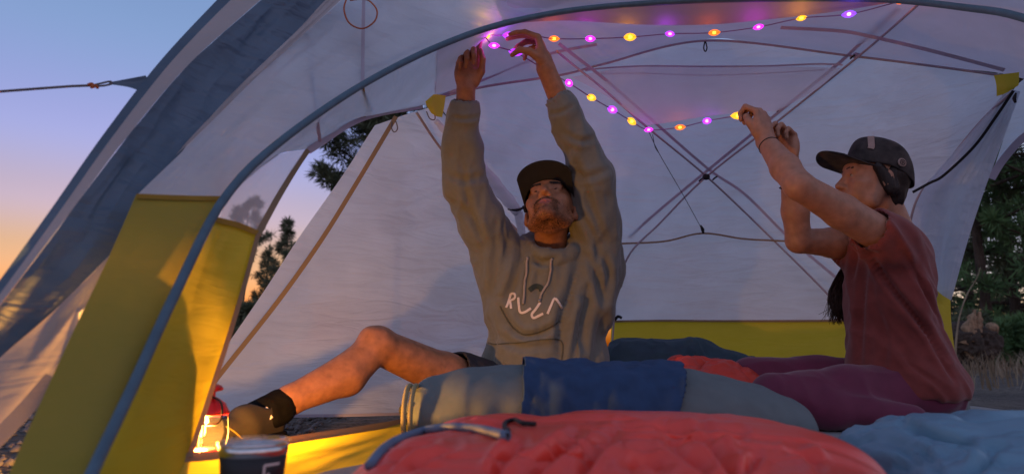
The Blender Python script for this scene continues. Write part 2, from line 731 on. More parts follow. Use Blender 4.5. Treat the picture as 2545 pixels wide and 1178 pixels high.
M['shirt'] = solid('maroon t-shirt', (.20, .040, .032), .92, amt=.12, scale=40, bump=.3, bscale=420, sheen=.2, big=(6, .40, .016, (1.3, 1.3, .5)))
M['legging'] = solid('plum leggings', (.13, .014, .045), .75, amt=.1, bump=.2, sheen=.2, big=(7, .3, .02))
M['shorts'] = solid('charcoal shorts', (.028, .026, .030), .85, big=(12, .4, .02))
M['sock'] = solid('black sock', (.007, .0065, .0065), .95, amt=.3, spec=.05, bump=.6, bscale=500, bdist=.003)
M['boot'] = solid('dark suede shoe', (.030, .023, .016), .85, amt=.2)
M['redbag'] = solid('coral red sleeping bag nylon', (.82, .070, .042), .36, amt=.08, scale=8, bump=.25, bscale=500, spec=.5, big=(7, .55, .018, (.55, 1.6, 1)))
M['redbag2'] = solid('red quilt nylon', (.60, .055, .03), .45, amt=.08, scale=8, big=(11, .4, .03))
M['bluebag'] = solid('steel blue sleeping bag nylon', (.15, .28, .37), .42, amt=.08, scale=8, bump=.25, bscale=500, spec=.5, big=(7, .6, .018, (1.2, .7, 1)))
M['greypad'] = solid('slate grey pad cloth', (.125, .150, .152), .8, amt=.08, bump=.3, bscale=500)
M['bluecloth'] = solid('royal blue cloth', (.022, .055, .125), .9, amt=.15, bump=.4, bscale=420, big=(14, .5, .02))
M['teal'] = solid('dark teal nylon', (.018, .055, .075), .6, big=(10, .5, .02))
M['piping'] = solid('blue grey zipper piping', (.12, .17, .25), .6)
M['padtan'] = solid('olive tan webbing', (.28, .24, .12), .8)
M['lanred'] = solid('red enamel', (.55, .015, .015), .3, amt=.03, bump=0)
M['steel'] = solid('worn steel', (.45, .42, .40), .35, metal=.9)
M['lanwire'] = solid('blackened wire', (.05, .045, .04), .5, metal=.6)
M['mug'] = solid('black powder coat', (.018, .018, .02), .5, amt=.2, bump=.3, bscale=700)
M['mugrim'] = solid('brushed steel rim', (.62, .60, .58), .22, metal=1.0, amt=.05)
M['lid'] = glassy('clear lid', (.95, .97, 1.0), .72, .08)
M['globe'] = glassy('lantern glass', (1, .97, .9), .975, .08)
M['bulb'] = glow('lantern bulb', (1.0, .55, .14), 9.0)
M['bark'] = solid('pine bark', (.07, .05, .038), .95, amt=.4, scale=18, bump=.8, bscale=40, bdist=.03, stretch=(1, 1, .25))
M['needle'] = solid('dark pine needles', (.11, .135, .075), .8, amt=.4, scale=3, bump=0)
M['needle2'] = solid('green pine needles', (.10, .19, .07), .8, amt=.35, scale=3, bump=0)
M['deadwood'] = solid('splintered dead wood', (.30, .19, .11), .9, amt=.4, scale=12, bump=.8, bscale=50, bdist=.02, stretch=(3, 3, .4))
M['drygrass'] = solid('dry grass', (.27, .21, .14), .9, amt=.3, scale=4, bump=0)
M['soil'] = solid('dark soil', (.06, .045, .035), .95, amt=.4)

# ================================================================== ground
def make_ground():
    m, n, l, out = newmat('dry forest floor')
    tc_ = n.new('ShaderNodeTexCoord')
    a = n.new('ShaderNodeTexNoise'); a.inputs['Scale'].default_value = .8; a.inputs['Detail'].default_value = 8
    b = n.new('ShaderNodeTexNoise'); b.inputs['Scale'].default_value = 22; b.inputs['Detail'].default_value = 8
    v = n.new('ShaderNodeTexVoronoi'); v.inputs['Scale'].default_value = 55
    for q in (a, b, v):
        l.new(tc_.outputs['Object'], q.inputs[0])
    r1 = n.new('ShaderNodeValToRGB')
    r1.color_ramp.elements[0].position, r1.color_ramp.elements[1].position = .32, .68
    r1.color_ramp.elements[0].color = (.10, .085, .075, 1)
    r1.color_ramp.elements[1].color = (.21, .17, .135, 1)
    l.new(a.outputs[0], r1.inputs[0])
    r2 = n.new('ShaderNodeValToRGB')
    r2.color_ramp.elements[0].position, r2.color_ramp.elements[1].position = .35, .72
    r2.color_ramp.elements[0].color = (.45, .45, .45, 1)
    r2.color_ramp.elements[1].color = (1.2, 1.2, 1.2, 1)
    l.new(b.outputs[0], r2.inputs[0])
    mx = n.new('ShaderNodeMix'); mx.data_type = 'RGBA'; mx.blend_type = 'MULTIPLY'; mx.inputs[0].default_value = 1
    l.new(r1.outputs[0], mx.inputs[6]); l.new(r2.outputs[0], mx.inputs[7])
    p = n.new('ShaderNodeBsdfPrincipled'); p.inputs['Roughness'].default_value = .95
    l.new(mx.outputs[2], p.inputs[0])
    bp = n.new('ShaderNodeBump'); bp.inputs['Strength'].default_value = .9; bp.inputs['Distance'].default_value = .03
    sm = n.new('ShaderNodeMath'); sm.operation = 'SUBTRACT'
    l.new(b.outputs[0], sm.inputs[0]); l.new(v.outputs['Distance'], sm.inputs[1])
    l.new(sm.outputs[0], bp.inputs['Height'])
    l.new(bp.outputs[0], p.inputs['Normal'])
    l.new(p.outputs[0], out.inputs[0])
    xs = np.concatenate([-np.geomspace(600, 6, 40), np.linspace(-5.8, 5.8, 110), np.geomspace(6, 600, 40)])
    ys = np.concatenate([-np.geomspace(600, 6, 30), np.linspace(-5.8, 14, 190), np.geomspace(14.2, 800, 50)])
    X, Y = np.meshgrid(xs, ys, indexing='ij')
    q = np.stack([X.ravel(), Y.ravel(), np.zeros(X.size)], 1)
    z = .05 * fbm(q * .35, 3, 2) + .012 * fbm(q * 5, 3, 4)
    flat = np.clip((np.hypot(X - .6, Y - 1.9).ravel() - 2.0) / 2.0, 0, 1)      # level pitch under the tent
    z = z * (.12 + .88 * flat) - .012
    q[:, 2] = z
    o = fast_mesh('ground', q, grid_faces(len(xs), len(ys)), m)
    tag(o, kind='structure')


make_ground()

# ================================================================== the tent
tent = empty('camping_tent', (.6, 1.9, 0), 'white and yellow camping tent with arched slate blue front pole, people inside', 'tent')
fly = empty('rain_fly', (-.5, 1.4, 0), 'navy and white rain fly pulled over the tent, side vestibule hanging open', 'rain fly')

ARC = [(150, 1350, .72), (240, 1150, .80), (330, 960, .88), (440, 720, .98), (560, 490, 1.10), (700, 350, 1.25), (900, 212, 1.50),
       (1080, 120, 1.75), (1250, 60, 1.95), (1450, 23, 2.12), (1700, 4, 2.25), (1950, -2, 2.25), (2200, 0, 2.12), (2400, 20, 1.92),
       (2545, 46, 1.75), (2800, 150, 1.5), (3000, 330, 1.35), (3200, 700, 1.2), (3350, 1250, 1.1)]
tube('pole', ARC, [.0075, .0078, .0085, .0100, .0105, .011, .011, .0115, .0115, .0115], M['pole'], tent, 120, 14)

# canopy outside and left of the front arch
patch('canopy_panel', [
    [(340, 487, 1.07), (450, 492, 1.10), (562, 492, 1.14)],
    [(480, 352, 1.20), (600, 352, 1.25), (702, 352, 1.30)],
    [(640, 190, 1.38), (780, 205, 1.48), (905, 213, 1.56)],
    [(760, 82, 1.52), (930, 100, 1.66), (1085, 122, 1.81)],
    [(862, -12, 1.66), (1060, 10, 1.84), (1255, 55, 2.01)],
    [(980, -140, 1.80), (1200, -80, 1.98), (1460, -10, 2.20)]],
    M['canopy'], tent, 80, 50, wr=.010, wscale=(5, 5), seed=3)
# canopy above the front arch, over the middle
patch('canopy_panel', [
    [(1245, 58, 2.02), (1450, 20, 2.18), (1700, 0, 2.31), (1950, -6, 2.31), (2200, -4, 2.18), (2400, 15, 1.98), (2560, 42, 1.80), (2800, 150, 1.55)],
    [(1200, -85, 1.98), (1450, -90, 2.08), (1700, -110, 2.15), (1950, -115, 2.15), (2200, -110, 2.05), (2450, -90, 1.88), (2650, -60, 1.70), (2900, 50, 1.45)]],
    M['ceil'], tent, 30, 60, wr=.006, wscale=(3, 6), seed=4)
# side wall: sheer lower part, cloth upper part
patch('mesh_panel', [
    [(545, 540, 1.11), (590, 556, 1.15), (640, 578, 1.19)],
    [(575, 480, 1.14), (635, 490, 1.21), (685, 500, 1.28)],
    [(630, 420, 1.21), (690, 425, 1.30), (728, 428, 1.40)],
    [(688, 384, 1.29), (730, 376, 1.40), (765, 372, 1.50)]],
    M['sheer'], tent, 40, 24, wr=.004, wscale=(3, 3), seed=5)
patch('canopy_panel', [
    [(560, 494, 1.12), (620, 440, 1.22), (690, 385, 1.30), (730, 376, 1.40), (766, 371, 1.50)],
    [(640, 408, 1.20), (690, 375, 1.28), (740, 345, 1.36), (790, 340, 1.48), (835, 330, 1.68)],
    [(702, 352, 1.28), (760, 320, 1.36), (800, 300, 1.44), (850, 300, 1.60), (905, 291, 1.90)],
    [(905, 215, 1.54), (930, 220, 1.64), (960, 240, 1.80), (1000, 260, 2.05), (1055, 262, 2.38)],
    [(1085, 125, 1.80), (1085, 160, 1.95), (1085, 195, 2.12), (1082, 220, 2.28), (1082, 246, 2.42)]],
    M['canopy'], tent, 60, 40, wr=.005, wscale=(5, 5), seed=6)

# roof between the arch and the brow pole
BROW = [(1080, 246, 2.42), (1210, 215, 2.52), (1400, 186, 2.62), (1500, 160, 2.68), (1755, 102, 2.78), (2110, 139, 2.64), (2480, 187, 2.36)]
LIP = [(1240, 62, 2.02), (1400, 52, 2.22), (1600, 62, 2.34), (1760, 62, 2.38), (1900, 50, 2.36), (2060, 32, 2.28), (2240, 4, 2.14)]
patch('roof_panel', [
    [(1250, 50, 2.0), (1450, 16, 2.16), (1600, 6, 2.24), (1760, -2, 2.29), (1900, -6, 2.29), (2050, -6, 2.24), (2240, -2, 2.12)], LIP],
    M['roofcap'], tent, 16, 60, wr=.004, wscale=(2, 8), seed=7)
patch('roof_panel', [
    [(1080, 128, 1.82), (1240, 56, 2.06), (1400, 40, 2.24), (1600, 46, 2.38), (1760, 44, 2.42), (1900, 34, 2.40), (2060, 20, 2.32), (2240, -2, 2.16), (2400, 8, 1.98), (2560, 40, 1.80), (2800, 150, 1.56)],
    [(1080, 200, 2.15), (1260, 125, 2.32), (1420, 105, 2.47), (1600, 95, 2.56), (1760, 78, 2.62), (1900, 80, 2.60), (2080, 80, 2.50), (2250, 85, 2.36), (2400, 95, 2.22), (2550, 110, 2.02), (2760, 190, 1.8)],
    [(1080, 246, 2.44), (1210, 213, 2.54), (1400, 184, 2.65), (1500, 158, 2.71), (1755, 98, 2.82), (1900, 112, 2.78), (2110, 135, 2.68), (2250, 155, 2.58), (2370, 170, 2.48), (2500, 185, 2.38), (2700, 240, 2.2)]],
    M['ceil'], tent, 40, 90, wr=.006, wscale=(3, 7), seed=8)
# back of the canopy, from the brow pole down to the yellow wall
patch('canopy_panel', [
    [(1080, 246, 2.44), (1210, 213, 2.54), (1400, 184, 2.65), (1500, 158, 2.71), (1755, 98, 2.82), (2110, 135, 2.68), (2370, 170, 2.48), (2500, 188, 2.38)],
    [(1190, 400, 2.64), (1290, 370, 2.76), (1400, 340, 2.87), (1550, 315, 2.97), (1755, 300, 3.04), (2100, 310, 2.89), (2330, 320, 2.66), (2470, 332, 2.47)],
    [(1300, 545, 2.87), (1400, 510, 3.0), (1500, 480, 3.09), (1620, 455, 3.16), (1755, 440, 3.19), (2050, 450, 3.0), (2280, 470, 2.74), (2425, 482, 2.56)],
    [(1410, 690, 3.10), (1490, 660, 3.22), (1560, 640, 3.29), (1650, 610, 3.31), (1755, 600, 3.30), (2080, 620, 3.03), (2270, 630, 2.82), (2386, 630, 2.70)],
    [(1520, 800, 3.42), (1590, 798, 3.38), (1650, 797, 3.36), (1720, 797, 3.31), (1800, 798, 3.26), (2080, 797, 3.03), (2240, 790, 2.88), (2350, 745, 2.79)]],
    M['canopy'], tent, 80, 80, wr=.006, wscale=(4, 7), seed=9)
patch('yellow_wall', [
    [(1520, 797, 3.415), (1650, 794, 3.355), (1800, 795, 3.255), (2080, 794, 3.025), (2240, 787, 2.875), (2362, 742, 2.785)],
    [(1515, 900, 3.44), (1650, 900, 3.38), (1800, 900, 3.28), (2080, 900, 3.04), (2240, 900, 2.90), (2366, 860, 2.79)],
    [(1512, 986, 3.45), (1650, 988, 3.39), (1800, 992, 3.29), (2080, 1000, 3.05), (2260, 1005, 2.91), (2400, 1008, 2.80)]],
    M['yellow'], tent, 24, 60, wr=.004, wscale=(2, 8), seed=10)
# yellow lower walls by the front arch
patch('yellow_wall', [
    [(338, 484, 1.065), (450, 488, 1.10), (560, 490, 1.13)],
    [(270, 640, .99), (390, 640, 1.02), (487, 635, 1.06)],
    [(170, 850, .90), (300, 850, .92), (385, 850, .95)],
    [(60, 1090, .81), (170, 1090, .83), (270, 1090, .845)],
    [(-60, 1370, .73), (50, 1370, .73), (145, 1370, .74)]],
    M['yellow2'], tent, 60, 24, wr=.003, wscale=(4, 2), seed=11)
patch('yellow_wall', [
    [(538, 545, 1.105), (590, 558, 1.15), (642, 580, 1.195)],
    [(445, 730, 1.00), (520, 735, 1.09), (596, 740, 1.17)],
    [(350, 930, .90), (440, 945, 1.00), (538, 925, 1.13)],
    [(250, 1130, .815), (350, 1150, .92), (470, 1137, 1.07)],
    [(150, 1340, .74), (280, 1330, .85), (420, 1320, .99)]],
    M['yellow'], tent, 60, 30, wr=.004, wscale=(4, 3), seed=12)
# low sill of the side door, its inside turned to the camera
SILL = [(440, 1138, 1.05), (555, 1128, 1.12), (720, 1094, 1.27), (860, 1072, 1.43), (1000, 1048, 1.62), (1160, 1010, 1.9)]
patch('yellow_sill', [
    SILL,
    [(440, 1190, 1.03), (590, 1165, 1.14), (760, 1130, 1.30), (900, 1100, 1.45), (1040, 1070, 1.64), (1190, 1025, 1.92)],
    [(400, 1290, .98), (660, 1215, 1.12), (850, 1172, 1.28), (1000, 1135, 1.45), (1120, 1100, 1.66), (1260, 1055, 1.95)]],
    M['yellow'], tent, 24, 60, wr=.007, wscale=(2.5, 5), seed=13)
tape('hem', SILL, .014, M['tapebrown'], tent, 50, centre=(.3, .6, .3), off=.003)
# floor
fl = [(-.62, .45, .005), (-.42, 1.10, .005), (.52, 3.40, .005), (1.95, 2.80, .005), (1.75, .35, .005)]
mesh_obj('floor', fl, [(0, 1, 2, 3, 4)], M['floor'], tent, smooth=False)

# seams and hems
tape('door_edge', [(765, 372, 1.49), (905, 291, 1.88), (1050, 263, 2.35)], .022, M['tapegrey'], tent, 40, centre=(0, .5, .4))
tape('door_edge', [(765, 374, 1.49), (735, 418, 1.41), (690, 492, 1.29), (642, 580, 1.19)], .012, M['tapebrown'], tent, 40, centre=(0, .3, .4))
tape('door_edge', [(642, 580, 1.19), (598, 740, 1.165), (540, 925, 1.125), (470, 1137, 1.065)], .008, M['tapebrown'], tent, 40, centre=(0, .3, .4))
tape('hem', [(538, 547, 1.1), (590, 560, 1.145), (640, 580, 1.19)], .010, M['tapeyellow'], tent, 16, centre=(0, .3, .4))
tape('hem', [(338, 488, 1.06), (450, 492, 1.095), (560, 494, 1.125)], .008, M['tapeyellow'], tent, 16, centre=(0, .3, .4))
tape('seam', [(904, -20, 1.62), (902, 110, 1.60), (901, 212, 1.555)], .009, M['tapegrey'], tent, 20, centre=(0, .3, .4))
tape('seam', [(901, 216, 1.535), (904, 255, 1.70), (905, 291, 1.88)], .009, M['tapeyellow'], tent, 20, centre=(0, .3, .4))
tape('seam', [(757, 85, 1.53), (772, 180, 1.50), (785, 285, 1.43)], .009, M['tapegrey'], tent, 20, centre=(0, .3, .4))
tape('seam', [(786, 290, 1.40), (795, 352, 1.50)], .008, M['tapegrey'], tent, 10, centre=(0, .3, .4))
tape('hem', [(1520, 799, 3.41), (1650, 797, 3.35), (1800, 798, 3.25), (2080, 797, 3.02), (2240, 790, 2.87), (2330, 742, 2.785)], .010, M['tapebrown'], tent, 50, off=.006)
tape('seam', [(1535, 606, 3.25), (1650, 600, 3.27), (1745, 580, 3.27), (1850, 594, 3.2), (1960, 600, 3.10), (2090, 612, 3.0)], .009, M['tapebrown'], tent, 40, off=.01)
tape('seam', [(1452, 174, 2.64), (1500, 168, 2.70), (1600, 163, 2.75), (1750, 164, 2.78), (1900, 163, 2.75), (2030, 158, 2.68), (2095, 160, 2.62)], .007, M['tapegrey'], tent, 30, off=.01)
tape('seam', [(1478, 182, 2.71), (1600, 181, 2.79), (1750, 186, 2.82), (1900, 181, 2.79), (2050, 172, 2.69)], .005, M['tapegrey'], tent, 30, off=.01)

# solid ceiling panel hung under the canopy
patch('ceiling_panel', [
    [(1420, 192, 2.62), (1560, 168, 2.70), (1755, 168, 2.76), (1950, 166, 2.70), (2090, 170, 2.62)],
    [(1500, 235, 2.68), (1600, 222, 2.75), (1755, 220, 2.75), (1920, 220, 2.66), (2030, 222, 2.58)],
    [(1610, 312, 2.80), (1680, 302, 2.80), (1755, 290, 2.74), (1850, 280, 2.60), (1930, 278, 2.55)]],
    M['loft'], tent, 30, 50, wr=.003, wscale=(2, 5), seed=15, sag=.02)

# poles of the inner tent, with tape strips drawing their shadows on the canopy
tube('pole', [(1030, 262, 2.36)] + [(x, y, Y - .03) for x, y, Y in BROW] + [(2530, 200, 2.28)], .0050, M['metalpole'], tent, 80, 8)
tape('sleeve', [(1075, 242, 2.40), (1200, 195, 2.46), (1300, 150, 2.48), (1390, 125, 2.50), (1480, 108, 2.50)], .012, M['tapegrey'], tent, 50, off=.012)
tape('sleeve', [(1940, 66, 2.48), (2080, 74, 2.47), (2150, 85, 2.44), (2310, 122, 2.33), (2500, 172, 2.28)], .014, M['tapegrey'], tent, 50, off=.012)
PA = [(1384, 128, 2.28), (1420, 158, 2.38), (1500, 222, 2.62), (1600, 310, 2.84), (1755, 438, 3.10), (1905, 580, 3.14), (2070, 745, 2.98), (2160, 860, 2.93), (2230, 990, 2.88)]
PB = [(2290, 5, 2.05), (2200, 85, 2.38), (2110, 160, 2.60), (1935, 300, 2.90), (1755, 440, 3.10), (1640, 555, 3.22), (1560, 640, 3.26), (1530, 760, 3.36), (1515, 975, 3.41)]
tube('pole', PA, .0050, M['metalpole'], tent, 80, 8)
tube('pole', PB, .0050, M['metalpole'], tent, 80, 8)
tape('sleeve', [(1385, 106, 2.36), (1500, 195, 2.68), (1610, 290, 2.88), (1760, 420, 3.15), (1850, 482, 3.12), (1960, 590, 3.1), (2090, 700, 3.0)], .013, M['tapegrey'], tent, 60, off=.012)  # strip laid where this pole's shadow shows on the cloth
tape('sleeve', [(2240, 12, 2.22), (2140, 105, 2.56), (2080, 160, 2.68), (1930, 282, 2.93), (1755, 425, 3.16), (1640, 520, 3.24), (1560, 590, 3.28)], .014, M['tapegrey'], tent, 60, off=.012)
lathe('pole_hub', [(0, -.014), (.014, -.012), (.016, 0), (.014, .012), (0, .014)], P(1755, 440, 3.09), M['black'], tent, 12, axis=(.3, -.9, -.2))
lathe('pole_hub', [(0, -.012), (.012, -.010), (.013, 0), (.012, .010), (0, .012)], P(2128, 139, 2.60), M['tapegrey'], tent, 12, axis=(.1, -.8, -.5))
for (x, y, Y) in ((1742, 447, 3.06), (1776, 444, 3.06), (1935, 274, 2.82), (2118, 143, 2.58)):
    tube('clip', [(x - 5, y + 4, Y), (x, y - 1, Y - .006), (x + 6, y - 5, Y)], .0045, M['black'], tent, 8, 6)
# corner pole and the rolled-up side door tied to it
tube('pole', [(1035, 280, 2.38), (1100, 375, 2.54), (1210, 500, 2.72), (1310, 600, 2.88), (1420, 760, 3.12), (1515, 975, 3.41)], .0055, M['metalpole'], tent, 50, 8)
roll = [P(*q) for q in [(1082, 300, 2.44), (1150, 370, 2.50), (1215, 440, 2.58), (1288, 528, 2.66)]]
r_ = tube('rolled_door', roll, [.010, .022, .028, .022], M['vest'], tent, 40, 16, world=True)
v = np.array([q.co[:] for q in r_.data.vertices])
v += (.006 * fbm(v * np.array([30, 30, 30]), 2, 4))[:, None] * np.array([.6, -.6, .5])
r_.data.vertices.foreach_set('co', v.astype(np.float32).ravel())
tube('door_tail', [(1288, 528, 2.66), (1296, 575, 2.68), (1300, 640, 2.72), (1310, 720, 2.75)], [.020, .016, .019, .016], M['vest'], tent, 24, 12)
tube('toggle', [(1262, 520, 2.64), (1285, 522, 2.63), (1306, 514, 2.64)], [.003, .006, .004], M['black'], tent, 10, 6)
tube('toggle', [(1300, 512, 2.64), (1306, 528, 2.64)], .005, M['black'], tent, 6, 6)
# yellow corner tabs
for rows in ([[(1055, 240, 2.33), (1080, 235, 2.34), (1108, 238, 2.38)], [(1060, 262, 2.31), (1080, 264, 2.32), (1104, 266, 2.37)], [(1072, 282, 2.32), (1086, 290, 2.33), (1099, 292, 2.36)]],
             [[(2470, 188, 2.26), (2500, 184, 2.24), (2533, 180, 2.24)], [(2476, 212, 2.24), (2505, 212, 2.22), (2532, 210, 2.22)], [(2477, 240, 2.25), (2500, 232, 2.23), (2528, 215, 2.22)]]):
    patch('corner_tab', rows, M['yellow'], tent, 12, 12, seed=16)
# little loops and cords
tube('loop', [(975, 300, 2.33), (973, 318, 2.32), (980, 329, 2.32), (988, 320, 2.32), (984, 303, 2.33), (977, 292, 2.34)], .0024, M['cordgrey'], tent, 30, 6)
tube('loop', [(1060, 278, 2.34), (1068, 295, 2.33), (1080, 298, 2.33), (1080, 286, 2.33), (1068, 274, 2.34)], .0024, M['cordgrey'], tent, 30, 6)
tube('loop', [(1752, 104, 2.70), (1749, 120, 2.70), (1753, 129, 2.70), (1757, 120, 2.70), (1754, 105, 2.70)], .0030, M['black'], tent, 30, 6)
tube('drawcord', [(862, -5, 1.56), (855, 25, 1.55), (868, 58, 1.55), (900, 72, 1.55), (930, 55, 1.55), (937, 28, 1.55), (920, 5, 1.56), (900, -2, 1.56), (870, 2, 1.55)], .0022, M['orangecord'], tent, 60, 6)
tube('hang_line', [(1612, 327, 2.72), (1640, 385, 2.82), (1695, 480, 3.02), (1742, 565, 3.22)], .0016, M['black'], tent, 40, 5)
tube('hang_line', [(1622, 335, 2.72), (1628, 365, 2.75), (1637, 380, 2.76)], .0016, M['black'], tent, 14, 5)
tube('line_lock', [(1741, 560, 3.21), (1746, 570, 3.22), (1748, 580, 3.24)], [.004, .009, .005], M['black'], tent, 10, 6)
tube('guy_tie', [(1528, 795, 3.38), (1536, 786, 3.36), (1545, 790, 3.36)], .008, M['black'], tent, 8, 6)

# right-hand door cloth gathered and tied back
patch('door_curtain', [
    [(2504, 222, 2.27), (2512, 222, 2.27), (2520, 224, 2.26), (2528, 226, 2.26), (2536, 228, 2.26)],
    [(2400, 345, 2.40), (2422, 350, 2.36), (2445, 352, 2.38), (2470, 350, 2.34), (2495, 340, 2.36)],
    [(2290, 480, 2.52), (2325, 485, 2.46), (2365, 490, 2.48), (2405, 488, 2.43), (2446, 474, 2.46)],
    [(2262, 610, 2.62), (2300, 615, 2.56), (2335, 618, 2.60), (2370, 616, 2.55), (2402, 606, 2.58)],
    [(2290, 705, 2.70), (2308, 712, 2.68), (2328, 722, 2.70), (2345, 735, 2.69), (2363, 746, 2.72)]],
    M['canopy'], tent, 70, 60, wr=.016, wscale=(1.2, 8), seed=21)
tape('strap', [(2268, 478, 2.40), (2310, 455, 2.40), (2345, 436, 2.39), (2420, 365, 2.33), (2475, 290, 2.27), (2518, 226, 2.22)], .010, M['black'], tent, 40, centre=(1.2, .3, .3), off=.002)
tube('pole', [(2516, 230, 2.24), (2440, 300, 2.36), (2350, 410, 2.5), (2270, 520, 2.62), (2240, 760, 2.85)], .0050, M['metalpole'], tent, 40, 8)
tube('toggle', [(2525, 232, 2.21), (2521, 245, 2.21), (2524, 256, 2.21)], [.003, .007, .004], M['black'], tent, 10, 6)
patch('yellow_wall', [
    [(2300, 690, 2.73), (2328, 712, 2.74), (2362, 742, 2.76)],
    [(2310, 800, 2.74), (2340, 800, 2.75), (2364, 800, 2.77)],
    [(2330, 880, 2.74), (2355, 880, 2.75), (2374, 880, 2.77)],
    [(2350, 1010, 2.70), (2375, 1010, 2.72), (2395, 1010, 2.76)]],
    M['yellow'], tent, 20, 12, wr=.003, wscale=(2, 2), seed=22)

# ---- rain fly
L0 = [(-90, 815, .86), (0, 695, .92), (130, 515, 1.00), (260, 330, 1.10), (400, 150, 1.24), (540, 0, 1.38), (650, -110, 1.5)]
L1 = [(-90, 850, .86), (22, 700, .92), (152, 520, 1.00), (285, 333, 1.10), (428, 152, 1.24), (574, 0, 1.38), (690, -110, 1.5)]
L2 = [(-90, 880, .87), (40, 706, .925), (176, 526, 1.01), (318, 338, 1.11), (478, 152, 1.25), (650, 0, 1.39), (775, -110, 1.51)]
L2b = [(-90, 925, .88), (20, 800, .93), (165, 640, 1.01), (300, 470, 1.10), (440, 280, 1.22), (600, 130, 1.36), (740, 0, 1.45), (830, -90, 1.53)]
L3 = [(-90, 965, .90), (0, 885, .94), (150, 755, 1.01), (315, 585, 1.09), (420, 420, 1.19), (560, 250, 1.32), (740, 75, 1.46), (800, 10, 1.50), (880, -70, 1.56)]
L4 = [(-90, 1160, .92), (0, 1088, .95), (130, 940, 1.00), (225, 760, 1.06), (335, 495, 1.14), (482, 345, 1.24), (640, 192, 1.40), (842, 5, 1.54), (930, -80, 1.62)]
kw = dict(toward=(-.2, .2, .3))
patch('edge_binding', [L0, L1], M['navy'], fly, 8, 70, **kw)
patch('grey_stripe', [L1, L2], M['greyfly'], fly, 10, 70, wr=.003, wscale=(1, 10), seed=31, **kw)
patch('navy_panel', [L2, L2b, L3], M['navy'], fly, 50, 110, wr=.009, wscale=(3, 13), seed=32, **kw)
patch('grey_panel', [L3, L4], M['greyfly'], fly, 30, 80, wr=.006, wscale=(2, 9), seed=33, **kw)
patch('white_panel', [
    [(-110, 1370, .80), (20, 1370, .80), (140, 1370, .80)],
    [(115, 1090, .88), (150, 1090, .89), (258, 1090, .90)],
    [(190, 900, .96), (230, 900, .98), (350, 900, .99)],
    [(195, 785, 1.03), (270, 775, 1.05), (410, 775, 1.05)],
    [(215, 590, 1.12), (350, 590, 1.14), (500, 590, 1.13)],
    [(320, 492, 1.18), (430, 485, 1.19), (550, 485, 1.19)],
    [(470, 340, 1.36), (530, 320, 1.38), (600, 320, 1.40)],
    [(660, 150, 1.52), (720, 150, 1.55), (800, 160, 1.58)],
    [(770, 38, 1.62), (820, 50, 1.66), (900, 60, 1.70)],
    [(850, -20, 1.70), (930, -30, 1.74), (980, -20, 1.78)]], M['vest'], fly, 60, 12, wr=.004, wscale=(5, 2), seed=34, **kw)
tape('hem', [(-20, 1105, .935), (60, 1022, .965), (132, 938, .995)], .022, M['greyfly'], fly, 20, centre=(-.2, .2, .3), off=.008)
# side vestibule with its zip edge, the lantern and the leg in front of it
VL = [(932, 312, 2.33), (838, 455, 2.32), (735, 602, 2.30), (635, 755, 2.28), (520, 918, 2.27), (440, 1030, 2.26)]
VR = [(1086, 262, 2.46), (1195, 400, 2.66), (1305, 545, 2.88), (1375, 660, 3.02), (1440, 800, 3.14), (1512, 985, 3.42)]
VM = [(1010, 285, 2.38), (1010, 430, 2.50), (1000, 575, 2.56), (985, 720, 2.56), (960, 890, 2.48), (940, 1031, 2.36)]
patch('vestibule_panel', [VL, [(a[0] * .5 + b[0] * .5, a[1] * .5 + b[1] * .5, a[2] * .5 + b[2] * .5 + .01) for a, b in zip(VL, VM)], VM,
      [(a[0] * .5 + b[0] * .5, a[1] * .5 + b[1] * .5, a[2] * .5 + b[2] * .5 + .01) for a, b in zip(VM, VR)], VR],
      M['vest'], fly, 70, 90, wr=.009, wscale=(2.2, 8), seed=41, toward=(-.3, .5, .3))
tape('zip_edge', [(986, 290, 2.34), (885, 460, 2.33), (798, 600, 2.31), (690, 752, 2.29), (545, 935, 2.27), (470, 1035, 2.26)], .016, M['tapebrown'], fly, 50, centre=(-.5, .3, .3), off=.012)
tape('hem', [(470, 1034, 2.25), (640, 1034, 2.27), (940, 1030, 2.35), (1200, 1018, 2.75), (1505, 990, 3.38)], .010, M['tapegrey'], fly, 50, centre=(-.3, .5, .3), off=.006)
# fly seen beyond the tied-back door on the right
patch('white_panel', [
    [(2500, 245, 2.50), (2560, 190, 2.40), (2700, 170, 2.3)],
    [(2500, 320, 2.55), (2560, 270, 2.45), (2700, 220, 2.3)],
    [(2468, 425, 2.66), (2545, 335, 2.52), (2700, 270, 2.3)]], M['canopy'], fly, 20, 30, wr=.004, wscale=(2, 4), seed=42)
tape('edge_binding', [(2462, 445, 2.64), (2490, 400, 2.60), (2545, 340, 2.50), (2620, 300, 2.40), (2700, 275, 2.28)], .030, M['tapegrey'], fly, 30, centre=(1.2, .3, .3), off=.006)
patch('guy_tab', [
    [(362, 188, 1.20), (368, 205, 1.20), (350, 228, 1.19)],
    [(320, 196, 1.20), (322, 206, 1.20), (318, 217, 1.20)],
    [(272, 205, 1.20), (271, 207, 1.20), (270, 210, 1.20)]], M['navy'], fly, 14, 10, seed=43)
